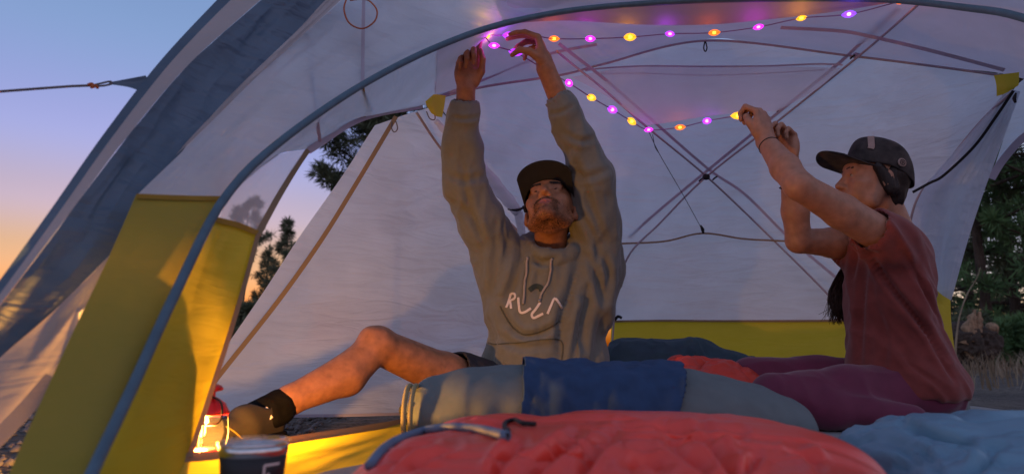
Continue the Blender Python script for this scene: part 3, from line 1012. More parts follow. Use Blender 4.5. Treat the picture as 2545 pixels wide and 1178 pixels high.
# guy rope
gr = empty('guy_rope', P(-300, 247, 1.05) * np.array([1, 1, 0]), 'thin grey guy rope knotted to the navy fly tab', 'rope')
A_, B_ = P(272, 207, 1.20), P(0, 228, 1.12)
end = B_ + (B_ - A_) * (B_[2] / (A_[2] - B_[2]))
K_ = P(228, 213, 1.185)
tube('rope', [K_, B_, B_ * .5 + end * .5, end], .0026, M['cordgrey'], gr, 60, 6, world=True)
tube('rope_loop', [K_, P(250, 208, 1.19), P(274, 203, 1.2), P(277, 209, 1.2), P(252, 214, 1.19), K_], .0020, M['cordgrey'], gr, 30, 6, world=True)
tube('knot', [(218, 212, 1.18), (228, 209, 1.183), (232, 216, 1.183), (226, 217, 1.18), (236, 213, 1.186), (243, 219, 1.186)], .0030, M['orangecord'], gr, 30, 6)
tube('stake', [end + np.array([0, 0, -.1]), end + np.array([0, 0, .05])], .006, M['steel'], gr, 6, 8, world=True)

# ================================================================== people
def unit(v):
    v = np.asarray(v, float)
    return v / (np.linalg.norm(v) + 1e-12)


def frame_from(fwd, upv):
    """columns: x' (right), y' (forward), z' (up)"""
    y = unit(fwd)
    x = unit(np.cross(y, upv))
    z = np.cross(x, y)
    return np.stack([x, y, z], 1)


def head(f, c, A, s=1.0, male=True):
    """Head sculpted in its own axes: x right, y forward, z up; A has them as columns."""
    T = lambda p: np.asarray(c) + A @ (np.asarray(p, float) * s)
    E = lambda p, r, k=.012, carve=False: f.ell(T(p), np.asarray(r) * s, A, k, carve)
    Cc = lambda a, b, ra, rb, k=.010, carve=False: f.cap(T(a), T(b), ra * s, rb * s, k, carve)
    E((0, -.012, .040), (.077, .096, .088), .02)
    E((0, .028, -.030), (.064, .066, .082), .03)
    j = 1.0 if male else .9
    for x in (-1, 1):
        Cc((x * .058 * j, -.005, -.040), (x * .050 * j, .020, -.082), .018, .017, .02)
        Cc((x * .050 * j, .020, -.082), (x * .014, .076, -.104), .017, .017, .02)
        E((x * .047, .060, -.024), (.022, .022, .018), .02)          # cheekbones
        E((x * .040, .058, -.058), (.020, .022, .026), .02)
        E((x * .031, .098, .004), (.019, .015, .013), .012, True)    # eye sockets
        E((x * .031, .0745, .003), (.0135, .0135, .0125), .003)      # eyeballs
        Cc((x * .018, .0875, .0105), (x * .045, .0775, .0105), .0042, .0038, .005)   # upper lids
        Cc((x * .019, .0855, -.0075), (x * .043, .0775, -.0065), .0035, .0032, .005)
        E((x * .0135, .098, -.038), (.0095, .011, .0085), .006)      # nose wings
        E((x * .081, -.012, -.008), (.010, .020, .032), .006)        # ears
        E((x * .089, -.004, -.006), (.006, .010, .018), .004, True)
    Cc((-.040, .080, .024), (.040, .080, .024), .011, .011, .014)    # brow
    E((0, .075, .045), (.05, .022, .03), .02)                        # forehead
    Cc((0, .090, .012), (0, .110, -.030), .0085, .0125, .010)        # nose
    E((0, .112, -.034), (.0125, .012, .011), .006)
    for x in (-1, 1):
        E((x * .0068, .109, -.0455), (.0045, .006, .005), .003, True)
    E((0, .080, -.070), (.034, .022, .024), .016)                    # muzzle
    Cc((-.022, .091, -.066), (0, .0985, -.064), .0048, .0058, .006)
    Cc((.022, .091, -.066), (0, .0985, -.064), .0048, .0058, .006)
    Cc((-.018, .091, -.078), (.018, .091, -.078), .0060, .0060, .006)
    Cc((-.022, .0985, -.0715), (.022, .0985, -.0715), .0022, .0022, .003, True)
    E((0, .084, -.102), (.020, .016, .016), .012)                    # chin
    return T


def hand(f, wr, y, z, thumb_side, s=1.0, curls=((.5, .6, .5),) * 4, thumb=None, spread=.03, fr=1.0):
    """wr wrist, y towards the fingers, z out of the palm, x to the thumb."""
    y = unit(y)
    z = unit(np.asarray(z, float) - y * np.dot(z, y))
    x = unit(np.asarray(thumb_side, float) - y * np.dot(thumb_side, y) - z * np.dot(thumb_side, z))
    T = lambda p: np.asarray(wr) + s * (x * p[0] + y * p[1] + z * p[2])
    Ax = np.stack([x, y, z], 1)
    f.cap(wr, T((0, .03, 0)), .026 * s, .026 * s, .012)
    f.ell(T((0, .052, 0)), np.array([.041, .050, .0165]) * s, Ax, .012)
    f.ell(T((.024, .035, .010)), np.array([.016, .030, .014]) * s, Ax, .01)     # thumb heel
    f.ell(T((-.026, .040, .008)), np.array([.013, .032, .012]) * s, Ax, .01)
    base = [(.029, .092, 0), (.0095, .097, 0), (-.0105, .093, 0), (-.0285, .083, 0)]
    lens = [(.043, .026, .021), (.047, .030, .022), (.044, .028, .022), (.034, .021, .019)]
    rads = [(.0092, .0084, .0078, .0068)] * 3 + [(.0082, .0074, .0068, .006)]
    tips = []
    for i in range(4):
        p = np.array(base[i])
        a = 0.0
        sx = (1.5 - i) * spread
        pts = [T(p - np.array([0, .025, 0])), T(p)]
        for L, c in zip(lens[i], curls[i]):
            a += c
            p = p + L * np.array([math.sin(sx) * max(0, math.cos(a)), math.cos(a), math.sin(a)])
            pts.append(T(p))
        r = [rads[i][0]] + list(rads[i])
        f.chain(pts, [q * s * fr for q in r], .0035)
        tips.append(pts[-1])
    th = thumb or [(.030, .022, .006), (.052, .050, .012), (.060, .080, .016), (.058, .104, .018)]
    f.chain([T(q) for q in th], [q * s for q in (.014, .0115, .0098, .0078)], .005)
    tips.append(T(th[-1]))
    return tips, T


def make_cap(parent, c, A, s, mat, brim_len=.070, brim_lift=.0, under=None):
    T = lambda p: np.asarray(c) + A @ (np.asarray(p, float) * s)
    # crown: six gores with a shallow seam between them
    V, Fc = [], []
    nu, nv = 60, 18
    for j in range(nv + 1):
        t = j / nv
        for i in range(nu):
            a = 2 * math.pi * i / nu
            seam = -.0014 * math.exp(-((((a / (math.pi / 3)) % 1) - .5) ** 2 - .25) ** 2 * 900)
            ph = t * math.pi / 2
            fr = max(0.0, math.sin(a))
            rr = math.cos(ph) ** (.62 - .22 * fr)
            r = 1 + seam * 10
            x = .0845 * rr * math.cos(a) * r
            y = .104 * rr * math.sin(a) * r - .010
            z = .022 + (.104 + .010 * fr * math.sin(2 * ph)) * math.sin(ph) ** 1.05 + (.010 * math.sin(a) * (1 - t) - .030 * (1 - t) * (math.sin(a) < 0) * (-math.sin(a)))
            V.append(T((x, y, z)))
    for j in range(nv):
        for i in range(nu):
            i2 = (i + 1) % nu
            Fc.append((j * nu + i, j * nu + i2, (j + 1) * nu + i2, (j + 1) * nu + i))
    crown = mesh_obj('crown', V, Fc, mat, parent)
    md = crown.modifiers.new('thick', 'SOLIDIFY')
    md.thickness = .003
    # brim: a curved tongue with real thickness
    V, Fc = [], []
    n1, n2 = 28, 12
    for j in range(n2 + 1):
        t = j / n2
        for i in range(n1 + 1):
            a = R(18 + (162 - 18) * i / n1)
            ca, sa = math.cos(a), math.sin(a)
            x0, y0 = .0845 * ca, .104 * sa - .010
            x1, y1 = .088 * ca * (1 + .05 * sa), .094 + brim_len * (max(0, sa) ** .35) * 1.0 - .03 * (1 - sa)
            x = x0 + (x1 - x0) * t
            y = y0 + (max(y1, y0 + .004) - y0) * t
            z = .022 + .010 * sa - .16 * x * x / .09 - .10 * (t * brim_len) * .3 + brim_lift * t
            V.append((x, y, z))
    n = len(V)
    V = [T(q) for q in V] + [T((q[0], q[1], q[2] - .0035)) for q in V]
    W = n1 + 1
    for j in range(n2):
        for i in range(n1):
            a, b, c_, d = j * W + i, j * W + i + 1, (j + 1) * W + i + 1, (j + 1) * W + i
            Fc.append((a, b, c_, d))
            Fc.append((n + d, n + c_, n + b, n + a))
    for i in range(n1):
        a, b = n2 * W + i, n2 * W + i + 1
        Fc.append((a, b, n + b, n + a))
        a, b = i, i + 1
        Fc.append((b, a, n + a, n + b))
    for j in range(n2):
        for i in (0, n1):
            a, b = j * W + i, (j + 1) * W + i
            Fc.append((a, b, n + b, n + a))
    mesh_obj('brim', V, Fc, under or mat, parent)
    lathe('button', [(0, .008), (.006, .007), (.009, .003), (.009, -.002)], T((0, -.010, .1265)), mat, parent, 14, axis=A[:, 2])
    return T, crown


def bvh_of(o):
    dg = bpy.context.evaluated_depsgraph_get()
    return BVHTree.FromObject(o, dg)


def on_surface(bvh, px, py, off=.002):
    d = Vector(ray(px, py)).normalized()
    hit, nrm, idx, dist = bvh.ray_cast(Vector(CAM), d)
    if hit is None:
        return None
    if nrm.dot(d) > 0:
        nrm = -nrm
    return np.array(hit) + np.array(nrm) * off, np.array(nrm)


def surf_ribbon(name, bvh, pts, width, mat, parent, n=24, thick=.0008, off=.0022):
    p2 = spline(np.asarray(pts, float), n)
    hs = [on_surface(bvh, x, y, off) for x, y in p2]
    hs = [h for h in hs if h is not None]
    if len(hs) < 3:
        return None
    p3 = np.array([h[0] for h in hs])
    nr = np.array([h[1] for h in hs])
    V, Fc = tube_mesh(p3, 1.0, 4, True, (width / 2 * 1.414, thick * 1.414), nr)
    return mesh_obj(name, V, Fc, mat, parent, smooth=False)


def folds(pos, Q, spec, seed=0):
    """Push a garment in and out: spec = list of (scale xyz, amplitude, ridged)"""
    N = vnormals(pos, Q)
    d = np.zeros(len(pos))
    for i, (sc_, amp, rg) in enumerate(spec):
        q = pos * np.asarray(sc_)
        q = q + .5 * np.stack([vnoise(q * .6 + 3, seed + i), vnoise(q * .6 + 7, seed + i + 1), vnoise(q * .6 + 11, seed + i + 2)], 1)
        d += amp * (ridge(q, seed + 30 + i) if rg else vnoise(q, seed + 30 + i))
    return pos + N * d[:, None]


def crease(o, lines, rim=.45, amp=1.0):
    """Press real folds into a garment: lines = (points, width in mm-ish picture units, depth in metres)."""
    me = o.data
    n = len(me.vertices)
    pos = np.empty(n * 3, dtype=np.float32)
    me.vertices.foreach_get('co', pos)
    pos = pos.reshape(-1, 3).astype(float)
    N = np.empty(n * 3, dtype=np.float32)
    me.vertex_normals.foreach_get('vector', N)
    N = N.reshape(-1, 3).astype(float)
    rel = pos - CAM
    zc = rel @ fw
    uv = np.stack([CX + F * (rel @ rt) / zc, CY - F * (rel @ up) / zc], 1)
    face = np.clip(-(N * rel).sum(1) / np.linalg.norm(rel, axis=1) * 3 + .3, 0, 1)
    d = np.zeros(n)
    for pts, wpx, dep in lines:
        q = spline(np.asarray(pts, float), 24)
        lo_, hi_ = q.min(0) - 5 * wpx, q.max(0) + 5 * wpx
        sel = np.where(((uv > lo_) & (uv < hi_)).all(1) & (face > .02))[0]
        if len(sel) == 0:
            continue
        D = np.linalg.norm(uv[sel][:, None, :] - q[None], axis=2)
        i = D.argmin(1)
        dist = D[np.arange(len(sel)), i]
        taper = np.sin(np.pi * np.clip((i + .5) / 24, 0, 1)) ** .5
        prof = -np.exp(-(dist / wpx) ** 2) + rim * np.exp(-((dist - 2.1 * wpx) / wpx) ** 2)
        d[sel] += amp * dep * prof * taper * face[sel]
    pos += N * d[:, None]
    me.vertices.foreach_set('co', pos.astype(np.float32).ravel())
    me.update()


# ------------------------------------------------------------------ the man
def build_man():
    root = empty('person', (.14, 2.35, 0), 'person in grey hoodie and black cap sitting and hanging up coloured lights overhead', 'person')
    f = Field((-.90, 1.48, -.02), (.58, 2.72, 1.42), .0042)
    pelvis = P(1362, 985, 2.42)
    chest = P(1370, 760, 2.40)
    neckb = P(1372, 628, 2.36)
    hc = P(1368, 527, 2.25)
    HS = 1.10
    # torso
    f.ell(pelvis + (0, .02, .03), (.175, .12, .11), None, .05)
    f.ell((pelvis + chest) / 2, (.15, .10, .16), None, .05)
    f.ell(chest + (0, .02, .04), (.175, .105, .16), None, .05)
    f.cap(neckb + (0, .03, -.03), hc + (0, .03, -.03), .066, .056, .03)
    for sx, sh, el, wr in ((-1, (1250, 640, 2.38), (1152, 452, 2.28), (1158, 222, 2.13)), (1, (1485, 640, 2.38), (1474, 440, 2.22), (1357, 172, 2.10))):
        S, E_, W_ = P(*sh), P(*el), P(*wr)
        f.cap(chest + (sx * .08, .02, .10), S, .075, .062, .04)
        f.chain([S, (S + E_) / 2, E_, E_ * .6 + W_ * .4, W_], [.058, .052, .042, .044, .032], .02)
    A = frame_from((-.20, -.72, .60), (0, .55, 1))
    T = head(f, hc, A, HS, True)
    # his right hand, palm to the camera: three fingers curled, index and thumb pinching
    W_ = P(1158, 222, 2.13)
    hand(f, W_, (.06, -.14, 1), (.25, -1, -.05), (1, .25, 0), 1.10,
         ((.12, .25, .25), (1.15, 1.35, .8), (1.3, 1.4, .9), (1.35, 1.4, .9)),
         [(.028, .022, .008), (.043, .056, .020), (.044, .094, .026), (.036, .124, .022)], .04, 1.12)
    # his left hand, seen from its back, fingers reaching to the left
    W2 = P(1357, 172, 2.10)
    hand(f, W2, (-.22, -.08, 1), (-1, .20, -.12), (-.15, -1, -.05), 1.14,
         ((.95, .40, .20), (1.10, .35, .15), (1.30, .55, .35), (1.45, .7, .5)),
         [(.026, .024, .008), (.040, .052, .034), (.040, .066, .062), (.036, .058, .088)], .06, 1.10)
    # bent leg out through the door
    hip, knee, ank = P(1225, 985, 2.33), P(938, 858, 2.00), P(632, 1050, 1.72)
    f.chain([hip, hip * .55 + knee * .45, knee], [.086, .070, .054], .03)
    f.ell(knee + (0, -.004, .006), (.054, .052, .050), None, .02)
    f.ell(knee + (-.018, -.030, .022), (.030, .026, .032), None, .02)
    f.cap(knee + (-.03, -.03, -.01), ank + (-.006, -.022, .016), .024, .014, .02)
    calf = knee * .66 + ank * .34 + np.array([.016, .012, -.022])
    f.chain([knee, calf, knee * .25 + ank * .75, ank], [.050, .054, .037, .032], .02)
    toe = P(540, 1086, 1.58)
    f.chain([ank, ank * .4 + toe * .6 + np.array([0, 0, -.004]), toe], [.034, .026, .018], .02)
    # other leg folded on the floor, behind the pad
    k2 = np.array([.42, 2.02, .10])
    f.chain([pelvis + (.10, -.03, 0), k2, np.array([.10, 1.98, .055])], [.09, .062, .042], .03)
    pos, Q = f.mesh(2)
    body = fast_mesh('body', pos, Q, M['skin'], root)
    loc = (pos - hc) @ A / HS      # head coordinates
    x, y, z = np.abs(loc[:, 0]), loc[:, 1], loc[:, 2]
    near = (np.linalg.norm(loc, axis=1) < .17)
    jag = .006 * vnoise(pos * 160, 3)
    lips = (np.hypot(x / .021, (z + .0715) / .0115) < 1) & (y > .07)
    full = near & (z < -.088 + jag - .2 * np.maximum(0, x - .045)) & (y > .018) & (z > -.122)
    goatee = near & (y > .04) & (np.hypot(x / .041, (z + .078) / .040) < 1 + jag * 12) & ~lips & (z < -.045 + jag * .3 - x * .22) & ~((np.hypot(x / .024, (z + .096) / .011) < 1) & (y > .06) & (x > .006))
    side = near & (x > .050) & (z < -.015 + jag) & (z > -.10) & (y > .002) & (y < .05 + jag)
    # short beard: thousands of separate hairs, thinning out towards the cheeks
    r_ = np.random.RandomState(4)
    dens = np.zeros(len(pos))
    jaw = near & (z < -.052 - .10 * (.075 - x)) & (z > -.124) & (y > .004) & ~lips
    dens[jaw] = .16
    dens[near & goatee] = .85
    dens[near & jaw & (z < -.090) & (y > .02)] = .55
    soul = (np.hypot(x / .020, (z + .090) / .007) < 1) & (y > .06)
    dens[soul & (x > .007)] = .15
    Nb = vnormals(pos, Q)
    cand = np.where(dens > 0)[0]
    pick = np.repeat(cand, 9)
    pick = pick[r_.rand(len(pick)) < dens[pick]]
    b0 = pos[pick] + r_.randn(len(pick), 3) * .0018 - Nb[pick] * .0008
    dn = Nb[pick] * .55 - A[:, 2] * .75 + r_.randn(len(pick), 3) * .30
    dn /= np.linalg.norm(dn, axis=1, keepdims=True)
    ln = (.0028 + .0026 * r_.rand(len(pick)))[:, None]
    sd = np.cross(dn, Nb[pick] + .3 * r_.randn(len(pick), 3))
    sd /= np.linalg.norm(sd, axis=1, keepdims=True) + 1e-9
    tri = np.stack([b0 - sd * .0006, b0 + sd * .0006, b0 + dn * ln], 1).reshape(-1, 3)
    fast_mesh('beard', tri, np.arange(len(tri)).reshape(-1, 3), M['beard'], root)
    shell('lips', pos, Q, near & lips & (z < -.058), .0006, M['lip'], root)
    for sg in (-1, 1):
        mk = near & (sg * loc[:, 0] > .012) & (x < .052) & (np.abs(z - (.026 - .12 * np.maximum(0, x - .035))) < .0055 + jag * .3) & (y > .05)
        shell('eyebrow', pos, Q, mk, .0018, M['beard'], root, .001, 6)
        lathe('eye', [(0, .0128), (.004, .0122), (.008, .0100), (.0115, .0055), (.0125, 0)], T((sg * .031, .0755, .003)), M['eye'], root, 16, axis=A[:, 1])
        lathe('iris', [(0, .0140), (.004, .0135), (.0078, .0116)], T((sg * .031, .0755, .0045)), M['iris'], root, 12, axis=A @ unit((0, 1, .18)))
    # hoodie
    g = Field((-.36, 1.90, -.01), (.60, 2.72, 1.24), .0058)
    b0 = P(1352, 1010, 2.40)
    g.ell(b0 + (0, .02, .02), (.235, .165, .15), None, .05)
    g.ell(P(1356, 900, 2.39), (.222, .160, .16), None, .05)
    g.ell(P(1362, 790, 2.39), (.212, .150, .17), None, .05)
    g.ell(P(1370, 690, 2.39), (.205, .138, .12), None, .05)
    arms = (((1250, 655, 2.38), (1152, 462, 2.27), (1154, 266, 2.16)), ((1486, 655, 2.38), (1474, 440, 2.22), (1390, 252, 2.14)))
    for sx, (sh, el, wr) in zip((-1, 1), arms):
        S, E_, W_ = P(*sh), P(*el), P(*wr)
        g.cap(P(1370 + sx * 30, 690, 2.38), S, .10, .085, .05)
        g.cap(P(1370 + sx * 100, 760, 2.38), S * .7 + E_ * .3, .085, .075, .05)
        g.chain([S, S * .5 + E_ * .5, E_], [.086, .079, .068], .03)
        g.chain([E_, E_ * .5 + W_ * .5, E_ * .12 + W_ * .88, W_], [.068, .064, .053, .050], .02)
        d = unit(W_ - E_)
        g.cap(W_ + d * .004, W_ + d * .10, .042, .042, .004, True)
    # collar and hood
    nb = P(1372, 622, 2.33)
    for a in np.linspace(0, 2 * math.pi, 14, endpoint=False):
        a2 = a + 2 * math.pi / 14
        q = lambda t: nb + np.array([.092 * math.cos(t), .080 * math.sin(t) + .012, .018 + .030 * math.sin(t) - .020 * (math.sin(t) < 0) * -math.sin(t) * -1 * -1])
        rr = lambda t: .026 + .014 * max(0, math.sin(t))
        g.cap(q(a), q(a2), rr(a), rr(a2), .018)
    g.ell(nb + (0, .12, -.03), (.13, .06, .08), None, .04)
    g.cap(nb + (0, -.01, -.05), hc + (0, .01, -.01), .060, .066, .010, True)
    pos, Q = g.mesh(3)
    pos = folds(pos, Q, [((16, 12, 4.5), .0085, True), ((30, 26, 12), .0042, True), ((8, 8, 6), .008, False)], 11)
    # slack folds hanging from the raised shoulders
    pos = lap(pos, Q, .5)
    hood = fast_mesh('hoodie', pos, Q, M['hoodie'], root)
    crease(hood, [
        ([(1238, 600), (1230, 670), (1222, 735)], 9, .016), ([(1264, 590), (1252, 650), (1240, 712)], 8, .013), ([(1302, 625), (1286, 680), (1262, 745)], 9, .014),
        ([(1322, 645), (1300, 712)], 8, .010), ([(1442, 640), (1422, 720), (1398, 790), (1392, 890)], 12, .022), ([(1466, 640), (1488, 700), (1500, 755)], 9, .014),
        ([(1500, 630), (1512, 690), (1506, 745)], 8, .012), ([(1458, 750), (1440, 830), (1424, 905)], 10, .016), ([(1500, 770), (1490, 840), (1480, 910)], 10, .012),
        ([(1246, 766), (1272, 812), (1306, 834), (1350, 826), (1394, 800)], 8, .013), ([(1230, 830), (1290, 862), (1370, 858)], 9, .007), ([(1215, 800), (1225, 860), (1215, 910)], 8, .009),
        ([(1148, 400), (1162, 490), (1190, 570)], 8, .010), ([(1112, 432), (1155, 448), (1205, 436)], 8, .008), ([(1120, 500), (1170, 540), (1210, 620)], 9, .011),
        ([(1430, 400), (1468, 510), (1502, 610)], 9, .012), ([(1400, 330), (1440, 350), (1480, 345)], 7, .008), ([(1420, 430), (1462, 440), (1516, 420)], 8, .008), ([(1452, 540), (1480, 600), (1486, 660)], 8, .011),
        ([(1118, 290), (1154, 296), (1192, 290)], 5, .006), ([(1366, 284), (1396, 278), (1424, 262)], 5, .006),
        ([(1308, 606), (1338, 650), (1376, 640)], 8, .010), ([(1385, 640), (1352, 655), (1330, 640)], 7, .008), ([(1340, 660), (1335, 700), (1340, 740)], 9, .007)])
    bv = bvh_of(hood)
    for st in ([(1270, 768), (1277, 728)], [(1268, 729), (1280, 729), (1281, 739), (1274, 747), (1270, 749)], [(1272, 748), (1270, 768)]):
        pass
    R_ = [[(1259, 764), (1266, 745), (1270, 730)], [(1270, 730), (1280, 731), (1280, 741), (1268, 748)], [(1268, 747), (1270, 757), (1271, 767)]]
    V_ = [[(1288, 739), (1290, 758), (1293, 775), (1304, 776), (1320, 766)]]
    C_ = [[(1343, 752), (1332, 768), (1322, 781), (1326, 790), (1338, 785), (1350, 779)]]
    A_l = [[(1361, 780), (1370, 760), (1379, 742), (1388, 752), (1396, 766)]]
    for grp in (R_, V_, C_, A_l):
        letter = None
        for st in grp:
            o = surf_ribbon('letter', bv, st, .0085, M['print'], hood, 20)
    surf_ribbon('print_fold_line', bv, [(1243, 760), (1258, 790), (1276, 815), (1300, 830), (1330, 827), (1362, 815), (1392, 797)], .005, M['seamdark'], hood, 40)  # printed outline, also drawing the shade of the fold under the logo
    surf_ribbon('print_mark', bv, [(1316, 722), (1328, 712), (1344, 714), (1346, 724)], .018, M['printdark'], hood, 16)
    surf_ribbon('pocket_seam', bv, [(1205, 842), (1225, 855), (1300, 850), (1392, 845), (1396, 905)], .004, M['seamdark'], hood, 40)
    for pts, tip in (([(1312, 640), (1308, 668), (1305, 705), (1303, 735), (1301, 757)], 0), ([(1372, 642), (1368, 668), (1362, 700), (1350, 725), (1343, 745)], 1)):
        hs = [on_surface(bv, a, b, .006) for a, b in spline(np.array(pts, float), 24)]
        p3 = np.array([h[0] for h in hs if h is not None])
        p3[:, 1] = np.minimum(p3[:, 1], np.convolve(np.pad(p3[:, 1], 3, mode='edge'), np.ones(7) / 7, 'valid'))
        Vv, Ff = tube_mesh(p3, .0042, 8)
        mesh_obj('drawcord', Vv, Ff, M['cord'], hood)
        if tip:
            Vv, Ff = tube_mesh(np.array([p3[-1], p3[-1] + (p3[-1] - p3[-3]) * .9]), .0046, 8)
            mesh_obj('cord_tip', Vv, Ff, M['steel'], hood)
    # shorts: a wide leg opening over the thigh
    sh = Field((-.35, 1.90, -.01), (.50, 2.62, .34), .006)
    d = unit(knee - hip)
    mid = hip + d * .17
    sh.chain([hip - d * .02, mid], [.115, .098], .03)
    sh.ell(pelvis + (0, .02, .03), (.20, .14, .115), None, .05)
    sh.chain([pelvis + (.10, -.03, .01), k2 * .7 + (pelvis + (.1, -.03, 0)) * .3], [.11, .095], .04)
    sh.cap(mid - d * .01, mid + d * .2, .088, .088, .005, True)
    ps, Qs = sh.mesh(2)
    ps = folds(ps, Qs, [((18, 18, 18), .004, True)], 5)
    fast_mesh('shorts', ps, Qs, M['shorts'], root)
    # sock and shoe
    so = Field((-.95, 1.40, -.01), (-.48, 1.92, .24), .004)
    dk = unit(ank - knee)
    so.chain([ank - dk * .075, ank - dk * .03, ank], [.047, .046, .046], .012)
    so.chain([ank, ank * .15 + toe * .85], [.046, .038], .02)
    ps, Qs = so.mesh(2)
    ps = folds(ps, Qs, [((40, 40, 40), .0010, True)], 9)
    sock = fast_mesh('sock', ps, Qs, M['sock'], root)
    bs = bvh_of(sock)
    surf_ribbon('sock_mark', bs, [(646, 1016), (653, 1020), (658, 1028), (661, 1038), (669, 1039), (675, 1034)], .008, M['print'], sock, 20)
    surf_ribbon('sock_mark', bs, [(660, 1013), (667, 1021), (663, 1029)], .006, M['print'], sock, 12)
    sf = Field((-.95, 1.40, -.02), (-.45, 1.95, .20), .0042)
    heel = P(672, 1085, 1.76)
    heel[2] = .035
    tz = toe.copy()
    tz[2] = .034
    mid = heel * .45 + tz * .55
    dirf = unit(tz - heel)
    sf.chain([heel, mid, tz + dirf * .03], [.036, .040, .033], .02)
    sf.chain([heel + (0, 0, .045), mid + (0, 0, .025)], [.038, .036], .025)
    sf.ell(mid + (0, 0, -.045), (.3, .3, .022), None, .004, True)
    sf.cap(ank + (0, 0, .02), ank + (0, 0, .12), .045, .05, .006, True)
    ps, Qs = sf.mesh(2)
    shoe = fast_mesh('shoe', ps, Qs, M['boot'], root)
    sl = Field((-.95, 1.40, -.02), (-.45, 1.95, .10), .0042)
    sl.chain([heel * (1, 1, 0) + (0, 0, .012), mid * (1, 1, 0) + (0, 0, .012), (tz + dirf * .03) * (1, 1, 0) + (0, 0, .012)], [.042, .046, .040], .02)
    sl.V = np.maximum(sl.V, (np.abs(sl.lo[2] + sl.h * np.arange(sl.n[2]) - .010) - .011)[None, None, :].astype(np.float32))
    ps, Qs = sl.mesh(1)
    fast_mesh('sole', ps, Qs, M['sock'], shoe)
    bsh = bvh_of(shoe)
    surf_ribbon('lace', bsh, [(560, 1060), (580, 1072), (602, 1090)], .003, M['tapeyellow'], shoe, 14)
    # cap
    ce = link(bpy.data.objects.new('cap', None))
    ce.location = tuple(hc)
    adopt_local(ce, root)
    make_cap(ce, hc + A @ np.array([0, .002, .014]), A, 1.03 * HS, M['capblack'], .066, .010)
    return root


def adopt_local(ce, root):
    loc = ce.location.copy()
    ce.location = (0, 0, 0)
    ce.parent = root
    ce.matrix_parent_inverse = Matrix.Identity(4)
    ce.location = loc - root.location


build_man()


